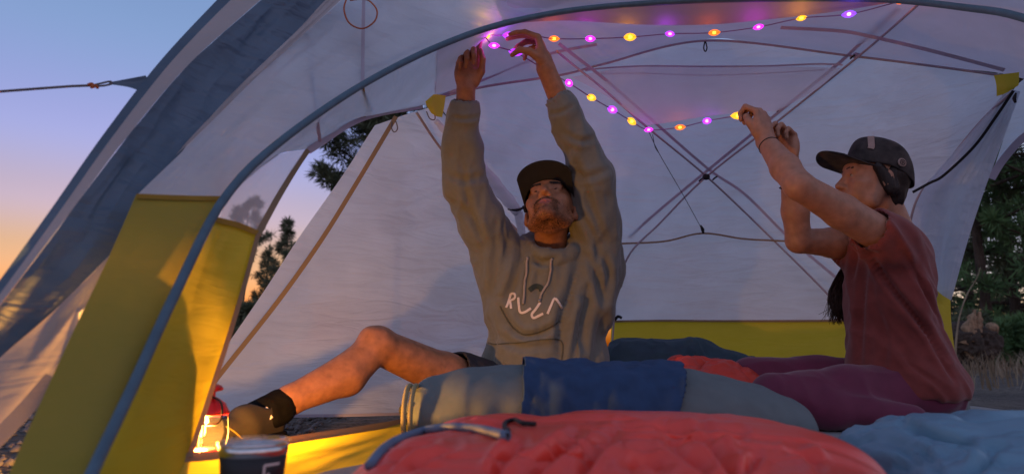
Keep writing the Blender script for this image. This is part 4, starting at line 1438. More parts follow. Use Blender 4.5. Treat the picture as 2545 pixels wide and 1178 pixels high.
# ------------------------------------------------------------------ the woman
def build_woman():
    root = empty('person', (1.2, 2.05, 0), 'person in maroon t-shirt and camouflage cap kneeling and holding the end of the lights', 'person')
    f = Field((.60, 1.60, -.02), (1.62, 2.62, 1.12), .0042)
    pelvis = P(2255, 1000, 2.10)
    pelvis[2] = .11
    waist = P(2245, 860, 2.08)
    chest = P(2212, 700, 2.06)
    neckb = P(2222, 560, 2.06)
    hc = P(2172, 452, 2.04)
    f.ell(pelvis, (.115, .150, .10), None, .05)
    f.ell(waist, (.095, .13, .12), None, .05)
    f.ell(chest, (.088, .145, .13), None, .05)
    f.cap(neckb + (.005, 0, -.02), hc + (.018, 0, -.03), .052, .046, .03)
    arms = (((2215, 600, 1.93), (1985, 462, 1.80), (1903, 352, 1.97)), ((2170, 610, 2.20), (1985, 598, 2.12), (1962, 405, 2.04)))
    for sh, el, wr in arms:
        S, E_, W_ = P(*sh), P(*el), P(*wr)
        f.cap(chest + (0, 0, .10), S, .06, .055, .04)
        f.chain([S, S * .45 + E_ * .55, E_, E_ * .62 + W_ * .38, W_], [.054, .050, .040, .042, .029], .015)
    A = frame_from((-.90, .10, .16), (.16, -.04, 1))
    T = head(f, hc, A, .95, False)
    hand(f, P(1903, 352, 1.97), (-.02, .10, 1), (-.55, .75, -.10), (-.85, -.45, .1), 1.08,
         ((.85, 1.4, .9), (1.0, 1.45, .9), (1.05, 1.45, .9), (1.1, 1.4, .9)),
         [(.026, .026, .010), (.040, .060, .020), (.034, .084, .030), (.016, .092, .034)], .02)
    hand(f, P(1962, 405, 2.04), (-.02, .02, 1), (-.8, -.5, 0), (-.5, .8, 0), 1.05,
         ((.8, 1.2, .8), (.9, 1.2, .8), (1.0, 1.3, .8), (1.1, 1.3, .8)),
         [(.026, .026, .010), (.040, .060, .018), (.034, .084, .028), (.016, .094, .030)], .02)
    legs = []
    for hp, kn, an in ((pelvis + (-.02, -.09, -.01), P(1925, 985, 1.92), np.array([1.12, 1.86, .045])), (pelvis + (-.02, .08, .0), P(1868, 935, 2.22), np.array([1.14, 2.30, .045]))):
        f.chain([hp, hp * .5 + kn * .5, kn], [.078, .066, .050], .03)
        f.chain([kn, kn * .6 + an * .4 + np.array([0, 0, -.01]), an], [.044, .044, .028], .02)
        legs.append((hp, kn, an))
    pos, Q = f.mesh(2)
    fast_mesh('body', pos, Q, M['skin2'], root)
    loc = (pos - hc) @ A / .95
    x, y, z = np.abs(loc[:, 0]), loc[:, 1], loc[:, 2]
    near = np.linalg.norm(loc, axis=1) < .17
    lips = near & (np.hypot(x / .022, (z + .0715) / .011) < 1) & (y > .07)
    shell('lips', pos, Q, lips, .0005, M['lip'], root)
    for sg in (-1, 1):
        mk = near & (sg * loc[:, 0] > .012) & (x < .050) & (np.abs(z - (.027 - .12 * np.maximum(0, x - .035))) < .0042) & (y > .05)
        shell('eyebrow', pos, Q, mk, .0012, M['hair'], root)
        lathe('eye', [(0, .0122), (.004, .0116), (.008, .0095), (.011, .0052), (.012, 0)], T((sg * .031, .0755, .003)), M['eye'], root, 16, axis=A[:, 1])
        lathe('iris', [(0, .0130), (.003, .0127), (.0056, .0115)], T((sg * .031, .0755, .0045)), M['iris'], root, 12, axis=A @ unit((0, 1, .2)))
    # hair at the nape and side, then the tail hanging past the far shoulder
    hf = Field(hc - .22, hc + .22, .004)
    Tn = lambda p: hc + A @ (np.array(p, float) * .95)
    hf.ell(Tn((0, -.040, .02)), (.078, .066, .075), A, .02)
    hf.ell(Tn((0, -.062, -.045)), (.052, .034, .048), A, .02)
    for sg in (-1, 1):
        hf.cap(Tn((sg * .076, .022, .03)), Tn((sg * .070, -.03, -.035)), .014, .022, .015)
    hf.ell(Tn((0, .10, -.02)), (.085, .085, .13), A, .01, True)
    ph, Qh = hf.mesh(2)
    ph = folds(ph, Qh, [((60, 60, 8), .003, True)], 3)
    fast_mesh('hair', ph, Qh, M['hair'], root)
    tl = np.array([P(*q) for q in [(2232, 500, 2.14), (2186, 560, 2.22), (2132, 640, 2.25), (2100, 690, 2.25), (2082, 745, 2.24), (2090, 806, 2.23)]])
    r_ = np.random.RandomState(9)
    HV, HF = [], []
    for k in range(260):
        a_, rr_ = r_.rand() * 6.283, math.sqrt(r_.rand())
        rad = np.array([.016, .022, .026, .032, .034, .012]) * rr_
        end_ = 1 - .25 * r_.rand() ** 2
        q = tl + np.stack([rad * math.cos(a_), rad * math.sin(a_), np.zeros(6)], 1) + r_.randn(6, 3) * .003
        q[-1] += np.array([.02 * r_.randn(), .01 * r_.randn(), .035 * r_.rand()])
        sp_ = spline(q, 14)
        vv, ff = tube_mesh(sp_, np.linspace(.0022, .0007, 14), 3)
        o_ = len(HV)
        HV += list(vv)
        HF += [tuple(i + o_ for i in g_) for g_ in ff]
    mesh_obj('ponytail', HV, HF, M['tail'], root)
    # t-shirt
    g = Field((.93, 1.70, .02), (1.62, 2.50, .86), .0055)
    g.ell(P(2242, 962, 2.08), (.176, .190, .11), None, .05)
    g.ell(P(2224, 880, 2.08), (.136, .170, .14), None, .05)
    g.ell(P(2208, 760, 2.06), (.112, .165, .15), None, .05)
    g.ell(P(2206, 660, 2.06), (.100, .168, .13), None, .05)
    for (sh, el, wr), t in zip(arms, (.16, .34)):
        S, E_ = P(*sh), P(*el)
        g.cap(P(2218, 640, 2.06), S, .085, .072, .05)
        e = S * (1 - t) + E_ * t
        g.chain([S, e], [.074, .071], .03)
        d = unit(E_ - S)
        g.cap(e - d * .01, e + d * .25, .060, .062, .004, True)
    g.cap(neckb + (.0, 0, -.02), hc + (.01, 0, -.02), .056, .066, .012, True)
    base = P(2240, 975, 2.08)
    zc = base[2] - .012
    kz = (zc - (g.lo[2] + g.h * np.arange(g.n[2]))).astype(np.float32)
    g.V = np.maximum(g.V, kz[None, None, :])
    ps, Qs = g.mesh(3)
    # drape: long diagonal folds from the near shoulder to the hip
    rot = np.array([[.80, 0, .60], [0, 1, 0], [-.60, 0, .80]])
    N = vnormals(ps, Qs)
    q = ps @ rot.T * np.array([11, 7, 3.0])
    ps = ps + N * (.0085 * ridge(q + .4 * vnoise(q)[:, None], 61) + .004 * ridge(q * 2.3, 62))[:, None]
    ps = lap(ps, Qs, .5)
    shirt = fast_mesh('t_shirt', ps, Qs, M['shirt'], root)
    crease(shirt, [
        ([(2165, 636), (2212, 708), (2285, 798), (2352, 892)], 8, .017), ([(2250, 630), (2290, 700), (2325, 775)], 8, .009), ([(2152, 650), (2142, 760), (2136, 905)], 8, .009),
        ([(2285, 690), (2318, 750), (2345, 815)], 7, .010), ([(2310, 850), (2345, 900), (2374, 945)], 7, .010), ([(2140, 575), (2152, 622), (2188, 634)], 7, .009),
        ([(2180, 760), (2200, 850), (2190, 940)], 10, .007), ([(2240, 860), (2270, 910), (2330, 950)], 10, .008), ([(2120, 600), (2126, 640), (2118, 690)], 7, .008)])
    # leggings
    lg = Field((.55, 1.62, -.02), (1.66, 2.56, .30), .0058)
    lg.ell(pelvis + (0, 0, -.01), (.150, .185, .125), None, .05)
    for hp, kn, an in legs:
        lg.chain([hp, hp * .5 + kn * .5, kn], [.094, .081, .064], .03)
        lg.chain([kn, kn * .6 + an * .4 + np.array([0, 0, -.01]), an], [.056, .055, .040], .02)
    ps, Qs = lg.mesh(2)
    ps = folds(ps, Qs, [((14, 14, 14), .004, True)], 15)
    ps[:, 2] = np.maximum(ps[:, 2], .006)
    fast_mesh('leggings', ps, Qs, M['legging'], root)
    # thin cord bracelets
    for wr, el, t, r in ((P(1903, 352, 1.97), P(1985, 462, 1.80),   .12, .0315), (P(1962, 405, 2.04), P(1985, 598, 2.12), .30, .039)):
        c = wr * (1 - t) + el * t
        d = unit(el - wr)
        a = unit(np.cross(d, (0, 1, 0.2)))
        b = np.cross(d, a)
        ring = [c + r * (a * math.cos(q) + b * math.sin(q)) for q in np.linspace(0, 2 * math.pi, 25)]
        Vv, Ff = tube_mesh(ring, .0022, 6)
        mesh_obj('bracelet', Vv, Ff, M['black'], root)
    # cap with a pale front patch and a round badge
    ce = link(bpy.data.objects.new('cap', None))
    ce.location = tuple(hc)
    adopt_local(ce, root)
    Tc, crown = make_cap(ce, hc + A @ np.array([0, -.004, .014]), A, 1.0, M['camo'], .092, .030)
    bc = bvh_of(crown)
    surf_ribbon('front_patch', bc, [(2164, 336), (2165, 350), (2166, 364), (2164, 371)], .019, M['patch'], ce, 14, .0012, .003)
    bd = on_surface(bc, 2240, 405, .003)
    if bd is not None:
        p, nn = bd
        lathe('badge', [(.0135, -.002), (.0145, .001), (.0125, .0025), (0, .0025)], p, M['patch'], ce, 24, axis=nn)
        lathe('badge_mark', [(.0095, 0), (.0095, .0010), (.0078, .0010), (.0078, 0)], p + nn * .0024, M['camo'], ce, 24, axis=nn)
        a = unit(np.cross(nn, (0, 0, 1)))
        b = np.cross(nn, a)
        for kk in range(5):
            th = 2 * math.pi * kk / 5
            dd = a * math.cos(th) + b * math.sin(th)
            Vv, Ff = tube_mesh([p + nn * .0028 + dd * .0015, p + nn * .0028 + dd * .0078], .0010, 6)
            mesh_obj('badge_mark', Vv, Ff, M['camo'], ce)


build_woman()

# ================================================================== bedding and camp things
def mound(name, outline, ztop, mat, parent=None, nr=46, na=170, edge=.35, wr=.012, seed=0, wsc=(14, 14), tilt=(0, 0), lumps=.02, z0=.006, quilt=None):
    """A soft quilted mound standing on the floor: outline (x, y) loop, puffed top with creases."""
    o = spline(np.array(outline + [outline[0]], float), na + 1)[:-1]
    c = o.mean(0)
    V = []
    ts = np.linspace(0, 1, nr) ** .8
    for t in ts:
        rr = 1 - t
        prof = (1 - rr ** (2 / edge)) ** (edge * 1.1) if rr < 1 else 0
        xy = c + (o - c) * rr
        zz = ztop * prof
        V.append(np.column_stack([xy, np.full(na, zz), np.full(na, prof)]))
    V = np.array(V)                                   # (nr,na,4)
    q = np.stack([V[..., 0].ravel() * wsc[0], V[..., 1].ravel() * wsc[1], np.full(nr * na, seed * 1.3)], 1)
    qw = q + .9 * np.stack([vnoise(q * .35, seed), vnoise(q * .35 + 9, seed + 1), np.zeros(len(q))], 1)
    bil = np.sqrt(np.abs(vnoise(qw, seed + 2)) + .002)
    bil2 = np.sqrt(np.abs(vnoise(qw * 2.2 + 5, seed + 3)) + .002)
    n = wr * (1.5 * (bil - .55) + .75 * (bil2 - .55) + .35 * ridge(qw * 3.7, seed + 8) * bil) + lumps * vnoise(q * .3, seed + 4)
    if quilt:
        sp_, an_, dp_ = quilt
        t_ = (V[..., 0].ravel() * math.cos(an_) + V[..., 1].ravel() * math.sin(an_)) / sp_ + .12 * vnoise(q * .25, seed + 11)
        fr_ = np.abs(t_ - np.round(t_)) * sp_
        n = n - dp_ * np.exp(-(fr_ / .014) ** 2) * (1 + .5 * vnoise(q * 1.5, seed + 12))
    z = V[..., 2].ravel() + n * np.minimum(1, V[..., 3].ravel() * 1.1)
    z += V[..., 3].ravel() * ((V[..., 0].ravel() - c[0]) * tilt[0] + (V[..., 1].ravel() - c[1]) * tilt[1])
    xy = V[..., :2].reshape(-1, 2) + (.5 * n * (1 - V[..., 3].ravel()))[:, None] * unit2(V[..., :2].reshape(-1, 2) - c)
    pts = np.column_stack([xy, np.maximum(z, 0) + z0])
    Fc = []
    for i in range(nr - 1):
        a = i * na + np.arange(na)
        b = i * na + (np.arange(na) + 1) % na
        Fc.append(np.stack([a, b, b + na, a + na], 1))
    Fc = np.vstack(Fc)
    if np.cross(pts[Fc[:, 2]] - pts[Fc[:, 0]], pts[Fc[:, 3]] - pts[Fc[:, 1]])[:, 2].mean() < 0:
        Fc = Fc[:, ::-1]
    ob = fast_mesh(name, pts, Fc, mat, parent)
    return ob


def unit2(v):
    return v / (np.linalg.norm(v, axis=1, keepdims=True) + 1e-9)


# coral red sleeping bag in front
red = empty('sleeping_bag', (.2, 1.0, 0), 'coral red sleeping bag with blue zip piping heaped across the tent floor', 'sleeping bag')
rb = mound('shell', [(-.22, .46), (-.22, .75), (-.22, 1.00), (-.14, 1.22), (.05, 1.33), (.28, 1.36), (.45, 1.36), (.57, 1.28), (.58, 1.08), (.48, .80), (.38, .46), (.10, .40)],
           .100, M['redbag'], red, 130, 420, edge=.42, wr=.012, seed=51, wsc=(4, 6.5), lumps=.03, tilt=(0, .0))
crease(rb, [
    ([(1300, 1098), (1262, 1130), (1222, 1178)], 13, .016), ([(1440, 1078), (1385, 1122), (1318, 1178)], 14, .018), ([(1140, 1104), (1075, 1130), (1000, 1176)], 9, .010),
    ([(1085, 1098), (1010, 1126), (950, 1170)], 8, .009), ([(1530, 1078), (1480, 1120), (1440, 1178)], 13, .014), ([(1560, 1150), (1600, 1138), (1645, 1152)], 18, .016),
    ([(1655, 1068), (1745, 1096), (1800, 1140), (1830, 1180)], 14, .018), ([(1740, 1060), (1790, 1084), (1850, 1076)], 11, .013), ([(1960, 1112), (2000, 1125), (2040, 1160)], 11, .012),
    ([(1660, 1100), (1700, 1130), (1760, 1165)], 12, .012), ([(1170, 1052), (1220, 1062), (1250, 1060)], 8, .008), ([(1880, 1130), (1870, 1150), (1850, 1176)], 12, .010),
    ([(1540, 1056), (1600, 1072), (1650, 1066)], 10, .010)], amp=1.15)
brd = bvh_of(rb)
hs = [on_surface(brd, a, b, .004) for a, b in spline(np.array([(922, 1165), (965, 1115), (1030, 1082), (1110, 1068), (1185, 1072), (1255, 1090)], float), 60)]
p3 = np.array([h[0] for h in hs if h is not None])
for _ in range(4):
    p3[1:-1] = (p3[:-2] + 2 * p3[1:-1] + p3[2:]) / 4
Vv, Ff = tube_mesh(p3, .0068, 10)
mesh_obj('zip_piping', Vv, Ff, M['piping'], red)
hs = [on_surface(brd, a, b, .005) for a, b in [(1255, 1090), (1262, 1080), (1255, 1068), (1262, 1055), (1280, 1050), (1300, 1060), (1330, 1062)]]
p3 = spline(np.array([h[0] for h in hs if h is not None]), 40)
Vv, Ff = tube_mesh(p3, .0035, 8)
mesh_obj('drawcord', Vv, Ff, M['black'], red)
# blue sleeping bag on the right
blue = empty('sleeping_bag', (1.0, 1.2, 0), 'steel blue sleeping bag with a coral stripe bunched up beside the red one', 'sleeping bag')
bb = mound('shell', [(.40, .42), (.46, .75), (.60, 1.08), (.62, 1.30), (.76, 1.47), (.98, 1.49), (1.22, 1.54), (1.60, 1.62), (1.75, 1.20), (1.4, .60), (.9, .35)],
           .112, M['bluebag'], blue, 100, 340, edge=.42, wr=.016, seed=57, wsc=(6, 7), lumps=.03)
mound('shell', [(1.22, 1.42), (1.30, 1.66), (1.45, 1.80), (1.9, 1.95), (2.1, 1.6), (1.7, 1.35)], .125, M['bluebag'], blue, 40, 140, edge=.4, wr=.010, seed=59, wsc=(7, 7))
crease(bb, [
    ([(2250, 1060), (2320, 1092), (2410, 1106)], 12, .020), ([(2280, 1112), (2312, 1142), (2345, 1178)], 8, .012), ([(2150, 1146), (2210, 1150), (2270, 1162)], 9, .013),
    ([(2470, 1126), (2455, 1150), (2420, 1178)], 11, .015), ([(2080, 1098), (2120, 1104), (2165, 1086)], 8, .012), ([(2100, 1054), (2150, 1048), (2190, 1062)], 7, .008),
    ([(2240, 1120), (2300, 1160), (2320, 1178)], 7, .008), ([(2370, 1110), (2440, 1120), (2500, 1112)], 9, .012)], amp=1.15)
tape('stripe', [(2425, 1072, 1.40), (2480, 1074, 1.38), (2545, 1076, 1.36), (2640, 1084, 1.32)], .022, M['redbag'], blue, 24, centre=(1.0, .2, .6), off=.003)
# slate pad between the red bag and the man
pad = empty('sleeping_pad', (.25, 1.52, 0), 'rolled slate grey sleeping pad lying crosswise behind the red sleeping bag', 'sleeping pad')
pf = Field((-.34, 1.28, -.01), (.78, 1.76, .24), .005)
p0, p1 = np.array([-.17, 1.54, .105]), np.array([.62, 1.52, .098])
nst = 12
pp = [p0 * (1 - t) + p1 * t + np.array([0, 0, .006 * math.sin(t * 9)]) - np.array([0, 0, .035 * max(0, t - .72) / .28]) for t in np.linspace(0, 1, nst)]
rr = [.070 + .014 * math.sin(math.pi * t) + .003 * math.sin(t * 21) - .012 * max(0, t - .8) / .2 for t in np.linspace(0, 1, nst)]
pf.chain(pp, rr, .03)
pf.chain([q + np.array([0, -.05, -.02]) for q in pp], [r * .86 for r in rr], .04)
for t in (1, 2.2):
    i = int(t)
    pf.cap(pp[i] + (.01, -.16, .05), pp[i] + (.0, -.13, -.05), .012, .012, .03, True)
pv, pq = pf.mesh(3)
pv = folds(pv, pq, [((16, 16, 16), .0025, True), ((6, 6, 6), .004, False)], 23)
fast_mesh('shell', pv, pq, M['greypad'], pad)
for x0 in (-.232, -.218):
    a_ = [np.array([x0, 1.515 + .072 * math.cos(t) - .02, .088 + .062 * math.sin(t)]) for t in np.linspace(0, 2 * math.pi, 30)]
    Vv, Ff = tube_mesh(a_, .006, 8)
    mesh_obj('end_binding', Vv, Ff, M['padtan'], pad)
mound('underlay', [(-.20, 1.36), (-.22, 1.62), (.1, 1.64), (.55, 1.60), (.62, 1.40), (.2, 1.34)], .055, M['black'], pad, 14, 80, edge=.3, wr=.004, seed=61)
tube('buckle', [(1003, 1030, 1.47), (1000, 1018, 1.46), (1004, 1008, 1.46)], .008, M['black'], pad, 8, 8)
# blue jacket thrown over the pad
zz_ = (pv[:, 2] - .02) / .16
wob = .004 * vnoise(pv * 14, 8)
jm = (pv[:, 0] > .012 + .010 * zz_ + wob) & (pv[:, 0] < .318 + .075 * zz_ + wob) & (pv[:, 2] > .012)
jfold = .008 + .0045 * ridge(pv * np.array([26, 9, 9]), 27) + .003 * ridge(pv * np.array([50, 22, 22]), 28)
jo = shell('blue_jacket', pv, pq, jm, jfold, M['bluecloth'], None)
jsm = jo.modifiers.new('soft', 'SMOOTH')
jsm.iterations = 8
jmod = jo.modifiers.new('thick', 'SOLIDIFY')
jmod.thickness = .006
jmod.offset = 1
tag(jo, 'royal blue jacket draped over the middle of the slate sleeping pad', 'jacket')
# duffel and red quilt behind the man
df_ = Field((.38, 2.40, -.01), (1.15, 3.10, .34), .006)
df_.chain([np.array([.50, 2.84, .15]), np.array([.78, 2.82, .145]), np.array([.98, 2.74, .115])], [.135, .130, .095], .05)
dv, dq = df_.mesh(2)
dv = folds(dv, dq, [((16, 16, 16), .008, True)], 33)
dv[:, 2] = np.maximum(dv[:, 2], .006)
duf = fast_mesh('duffel_bag', dv, dq, M['teal'])
tag(duf, 'dark teal duffel bag slumped against the yellow back wall', 'bag')
q_ = mound('folded_quilt', [(.44, 2.10), (.46, 2.44), (.62, 2.58), (.82, 2.46), (.90, 2.20), (.80, 2.02), (.6, 2.0)], .205, M['redbag2'], None, 60, 200, edge=.7, wr=.022, seed=66, wsc=(9, 12), lumps=.02)
tag(q_, 'bright red folded quilt heaped in front of the teal duffel', 'quilt')
m_ = mound('grey_mat', [(1.42, 2.56), (1.44, 2.74), (1.70, 2.74), (1.80, 2.60), (1.6, 2.5)], .125, M['greypad'], None, 20, 90, edge=.35, wr=.004, seed=68)
tag(m_, 'small grey folded mat beside the kneeling person against yellow wall', 'mat')

# travel mug
mc = PZ(633, 1178, .0)
mc = P(633, 1100, .90)
mc[2] = .006
mug = empty('travel_mug', mc, 'black steel travel mug with clear lid standing by the yellow door sill', 'mug')
H = P(633, 1103, .90)[2] - .006
r0 = .0435
lathe('cup', [(0, .0), (.034, .0), (.036, .003), (.040, H * .6), (r0 - .0008, H - .0125), (r0 - .003, H - .012), (.033, .008), (0, .008)], mc, M['mug'], mug, 48)
lathe('rim', [(r0 - .0012, H - .013), (r0, H - .012), (r0 + .0005, H - .001), (r0 - .001, H), (r0 - .003, H - .001), (r0 - .003, H - .013)], mc, M['mugrim'], mug, 48)
lathe('lid', [(r0 - .002, H - .004), (r0 + .0025, H + .001), (r0 + .0028, H + .005), (r0 + .001, H + .0065), (r0 - .004, H + .0065), (r0 - .007, H + .002), (0, H + .002)], mc, M['lid'], mug, 48)
# printed frame with the start of a letter on the right of the cup
def on_cup(ang, z):
    r = np.interp(z, [.003, H * .6, H - .0125], [.036, .040, r0 - .0008]) + .0006
    return mc + np.array([r * math.cos(ang), r * math.sin(ang), z])
def cup_line(a0, z0, a1, z1, wd, nm='print'):
    pts = [on_cup(a0 + (a1 - a0) * t, z0 + (z1 - z0) * t) for t in np.linspace(0, 1, 12)]
    nr = [unit((p - mc) * (1, 1, 0)) for p in pts]
    Vv, Ff = tube_mesh(pts, 1.0, 4, True, (wd * .7, .0006), np.array(nr))
    mesh_obj(nm, Vv, Ff, M['print'], mug, smooth=False)
aL, aR = R(-50), R(-20)
cup_line(aL, .028, aL, H - .022, .0030)
cup_line(aL, H - .022, aR, H - .022, .0030)
cup_line(aL + .14, .028, aL + .14, H - .032, .0024)
cup_line(aL + .14, H - .032, aL + .26, H - .046, .0024)
cup_line(R(-112), .020, R(-96), .030, .0030)

# lantern outside the door
lc = P(494, 1150, 1.30)
lc = np.array([lc[0], lc[1], .004])
lan = empty('camp_lantern', lc, 'lit red enamel camp lantern with glass globe standing outside the side door', 'lantern')
S = 1.0
lp = lambda pr: [(a * S, b * S) for a, b in pr]
lathe('base', lp([(0, 0), (.040, 0), (.043, .004), (.043, .022), (.034, .030), (.028, .036), (0, .036)]), lc, M['lanred'], lan, 36)
lathe('globe', lp([(.027, .036), (.036, .048), (.0405, .066), (.038, .084), (.030, .098)]), lc, M['globe'], lan, 36)
lathe('bulb', lp([(0, .058), (.005, .059), (.008, .066), (.007, .080), (.004, .088), (0, .090)]), lc, M['bulb'], lan, 16)
lathe('shade', lp([(.028, .098), (.046, .100), (.049, .103), (.046, .108), (.040, .121), (.028, .130), (.020, .134), (.020, .143), (.032, .146), (.034, .149), (.030, .155), (.014, .161), (0, .163)]), lc, M['lanred'], lan, 40)
# wire guard and bail handle
for k in range(4):
    t = k * math.pi / 2 + .5
    d = np.array([math.cos(t), math.sin(t), 0])
    tube('guard_wire', [lc + d * .043 * S + np.array([0, 0, .03 * S]), lc + d * .049 * S + np.array([0, 0, .06 * S]), lc + d * .046 * S + np.array([0, 0, .097 * S])], .0014, M['lanwire'], lan, 14, 6, world=True)
hd = np.array([math.cos(-.5), math.sin(-.5), 0])
tube('handle', [lc + hd * .020 + np.array([0, 0, .136]), lc + hd * .050 + np.array([0, 0, .125]), lc + hd * .058 + np.array([0, -.004, .100]), lc + hd * .046 + np.array([0, -.01, .085]), lc + hd * .010 + np.array([0, -.045, .088]),
                lc - hd * .046 + np.array([0, -.01, .085]), lc - hd * .056 + np.array([0, 0, .11]), lc - hd * .020 + np.array([0, 0, .136])], .0020, M['lanwire'], lan, 60, 6, world=True)
ld = bpy.data.lights.new('lantern_light', 'POINT')
ld.energy = 26.0
ld.color = (1.0, .43, .075)
ld.shadow_soft_size = .016
lo = link(bpy.data.objects.new('lantern_light', ld))
lo.location = tuple(lc + np.array([0, -.0, .048]))
adopt(lo, lan)
lo.location = tuple(lc + np.array([0, -.0, .048]))

# backpack leaning on the outside of the yellow wall; the lantern throws it on the cloth
bkc = np.array([-.585, 1.065, .12])
bp_ = empty('backpack', (bkc[0], bkc[1], 0), 'dark backpack outside, showing as a brown shadow through the yellow wall', 'backpack')
wd = unit((.99, .08, 0))          # along the wall
wn_ = np.array([wd[1], -wd[0], 0])
bf = Field(bkc - .26, bkc + .26, .006)
def bb_(u, n_, z):
    return bkc + wd * u + wn_ * n_ + np.array([0, 0, z])
for u in (-.045, .0, .030):
    bf.cap(bb_(u, -.0, -.08), bb_(u, -.0, .06), .036, .036, .02)
bf.cap(bb_(-.045, 0, .112), bb_(.032, 0, .122), .026, .024, .010)
bv_, bq_ = bf.mesh(2)
bv_ = folds(bv_, bq_, [((18, 18, 18), .006, True)], 71)
bv_[:, 2] = np.maximum(bv_[:, 2], .0)
fast_mesh('pack_body', bv_, bq_, M['boot'], bp_)
for s_ in (-.05, .045):
    tube('strap', [bb_(s_, -.020, .10), bb_(s_ * 1.1, -.038, .05), bb_(s_ * 1.2, -.038, -.04), bb_(s_, -.03, -.09)], .006, M['black'], bp_, 20, 8, world=True)

# ================================================================== fairy lights
COLS = {'p': ((.42, .03, 1.0), (.60, .16, 1.0)), 'm': ((.80, .02, 1.0), (.9, .16, 1.0)), 'y': ((1.0, .38, .0), (1.0, .52, .04)), 'o': ((1.0, .15, .0), (1.0, .28, .03)), 'v': ((.24, .05, 1.0), (.42, .24, 1.0))}
for k, (c, cc) in COLS.items():
    M['led' + k] = glow('led ' + k, cc, 9.0)
    m, n, l, out = newmat('led sleeve ' + k)  # see-through glowing shell standing in for the bloom around a bulb
    e = n.new('ShaderNodeEmission'); e.inputs[0].default_value = (*c, 1); e.inputs[1].default_value = 2.0
    tp = n.new('ShaderNodeBsdfTransparent')
    mx = n.new('ShaderNodeMixShader'); mx.inputs[0].default_value = .55
    l.new(tp.outputs[0], mx.inputs[1]); l.new(e.outputs[0], mx.inputs[2]); l.new(mx.outputs[0], out.inputs[0])
    M['sleeve' + k] = m
M['ledwire'] = sheet('clear violet wire', (.45, .25, .50), tr=.5)
string = empty('string_lights', P(1612, 323, 2.72), 'string of tiny violet, amber and pink lights stretched under the roof', 'string lights')
TOP = [(2238, 4, 2.10, 'o'), (2110, 36, 2.18, 'v'), (1992, 46, 2.26, 'y'), (1885, 68, 2.32, 'm'), (1775, 82, 2.34, 'o'), (1665, 85, 2.34, 'p'), (1566, 93, 2.32, 'y'), (1467, 97, 2.27, 'm'), (1377, 97, 2.20, 'o')]
HANDS = [(1266, 89, 2.12, 'p'), (1208, 85, 2.10, 'y'), (1192, 60, 2.00, 'y')]
LOW = [(1228, 114, 2.09, 'm'), (1281, 131, 2.12, 'p')]
SEC = [(1414, 207, 2.34, 'm'), (1470, 243, 2.46, 'y'), (1522, 273, 2.58, 'p'), (1570, 302, 2.68, 'y'), (1612, 323, 2.74, 'm'), (1690, 317, 2.74, 'o'), (1757, 301, 2.68, 'p'), (1834, 288, 2.54, 'y')]
wire1 = [q[:3] for q in TOP] + [(1320, 88, 2.16)] + [q[:3] for q in HANDS]
wire2 = [(1200, 84, 2.10), (1212, 100, 2.09)] + [q[:3] for q in LOW] + [(1340, 165, 2.20)] + [q[:3] for q in SEC] + [(1868, 283, 2.25), (1892, 277, 2.02)]
tube('wire', wire1, .0022, M['ledwire'], string, 120, 6)
tube('wire', wire2, .0022, M['ledwire'], string, 120, 6)
tube('plug', [(1855, 285, 2.35), (1872, 281, 2.20), (1890, 277, 2.04)], [.003, .005, .004], M['black'], string, 12, 8)
allb = TOP + HANDS + LOW + SEC
for i, (x, y, Y, k) in enumerate(allb):
    c = P(x, y, Y)
    nxt = P(*allb[min(i + 1, len(allb) - 1)][:3]) if i + 1 < len(allb) and allb[i] not in (TOP[-1], HANDS[-1], LOW[-1]) else c + np.array([.1, 0, 0])
    ax = unit(nxt - c + .05 * np.array([rnd.uniform(-1, 1), rnd.uniform(-1, 1), rnd.uniform(-.6, .6)]) * .6)
    bs_ = rnd.uniform(1.05, 1.75)
    b = lathe('bulb', [(p_ * bs_, q2) for p_, q2 in [(0, -.007), (.003, -.006), (.0046, 0), (.003, .006), (0, .007)]], c, M['led' + k], string, 12, axis=ax)
    lathe('bulb_halo', [(p_ * bs_, q2 * bs_) for p_, q2 in [(0.0004, -.018), (.003, -.0155), (.0075, -.009), (.0095, 0), (.0075, .009), (.003, .0155), (.0004, .018)]], c, M['sleeve' + k], b, 14, axis=ax)  # added halo of light, not a part of the bulb
    d = bpy.data.lights.new('bulb_light', 'POINT')
    d.energy = .03 if (x, y) == (1192, 60) else .14
    d.color = COLS[k][0]
    d.shadow_soft_size = .002
    o = link(bpy.data.objects.new('bulb_light', d))
    o.location = tuple(c + np.array([0, .006, .009]))
    adopt(o, string)

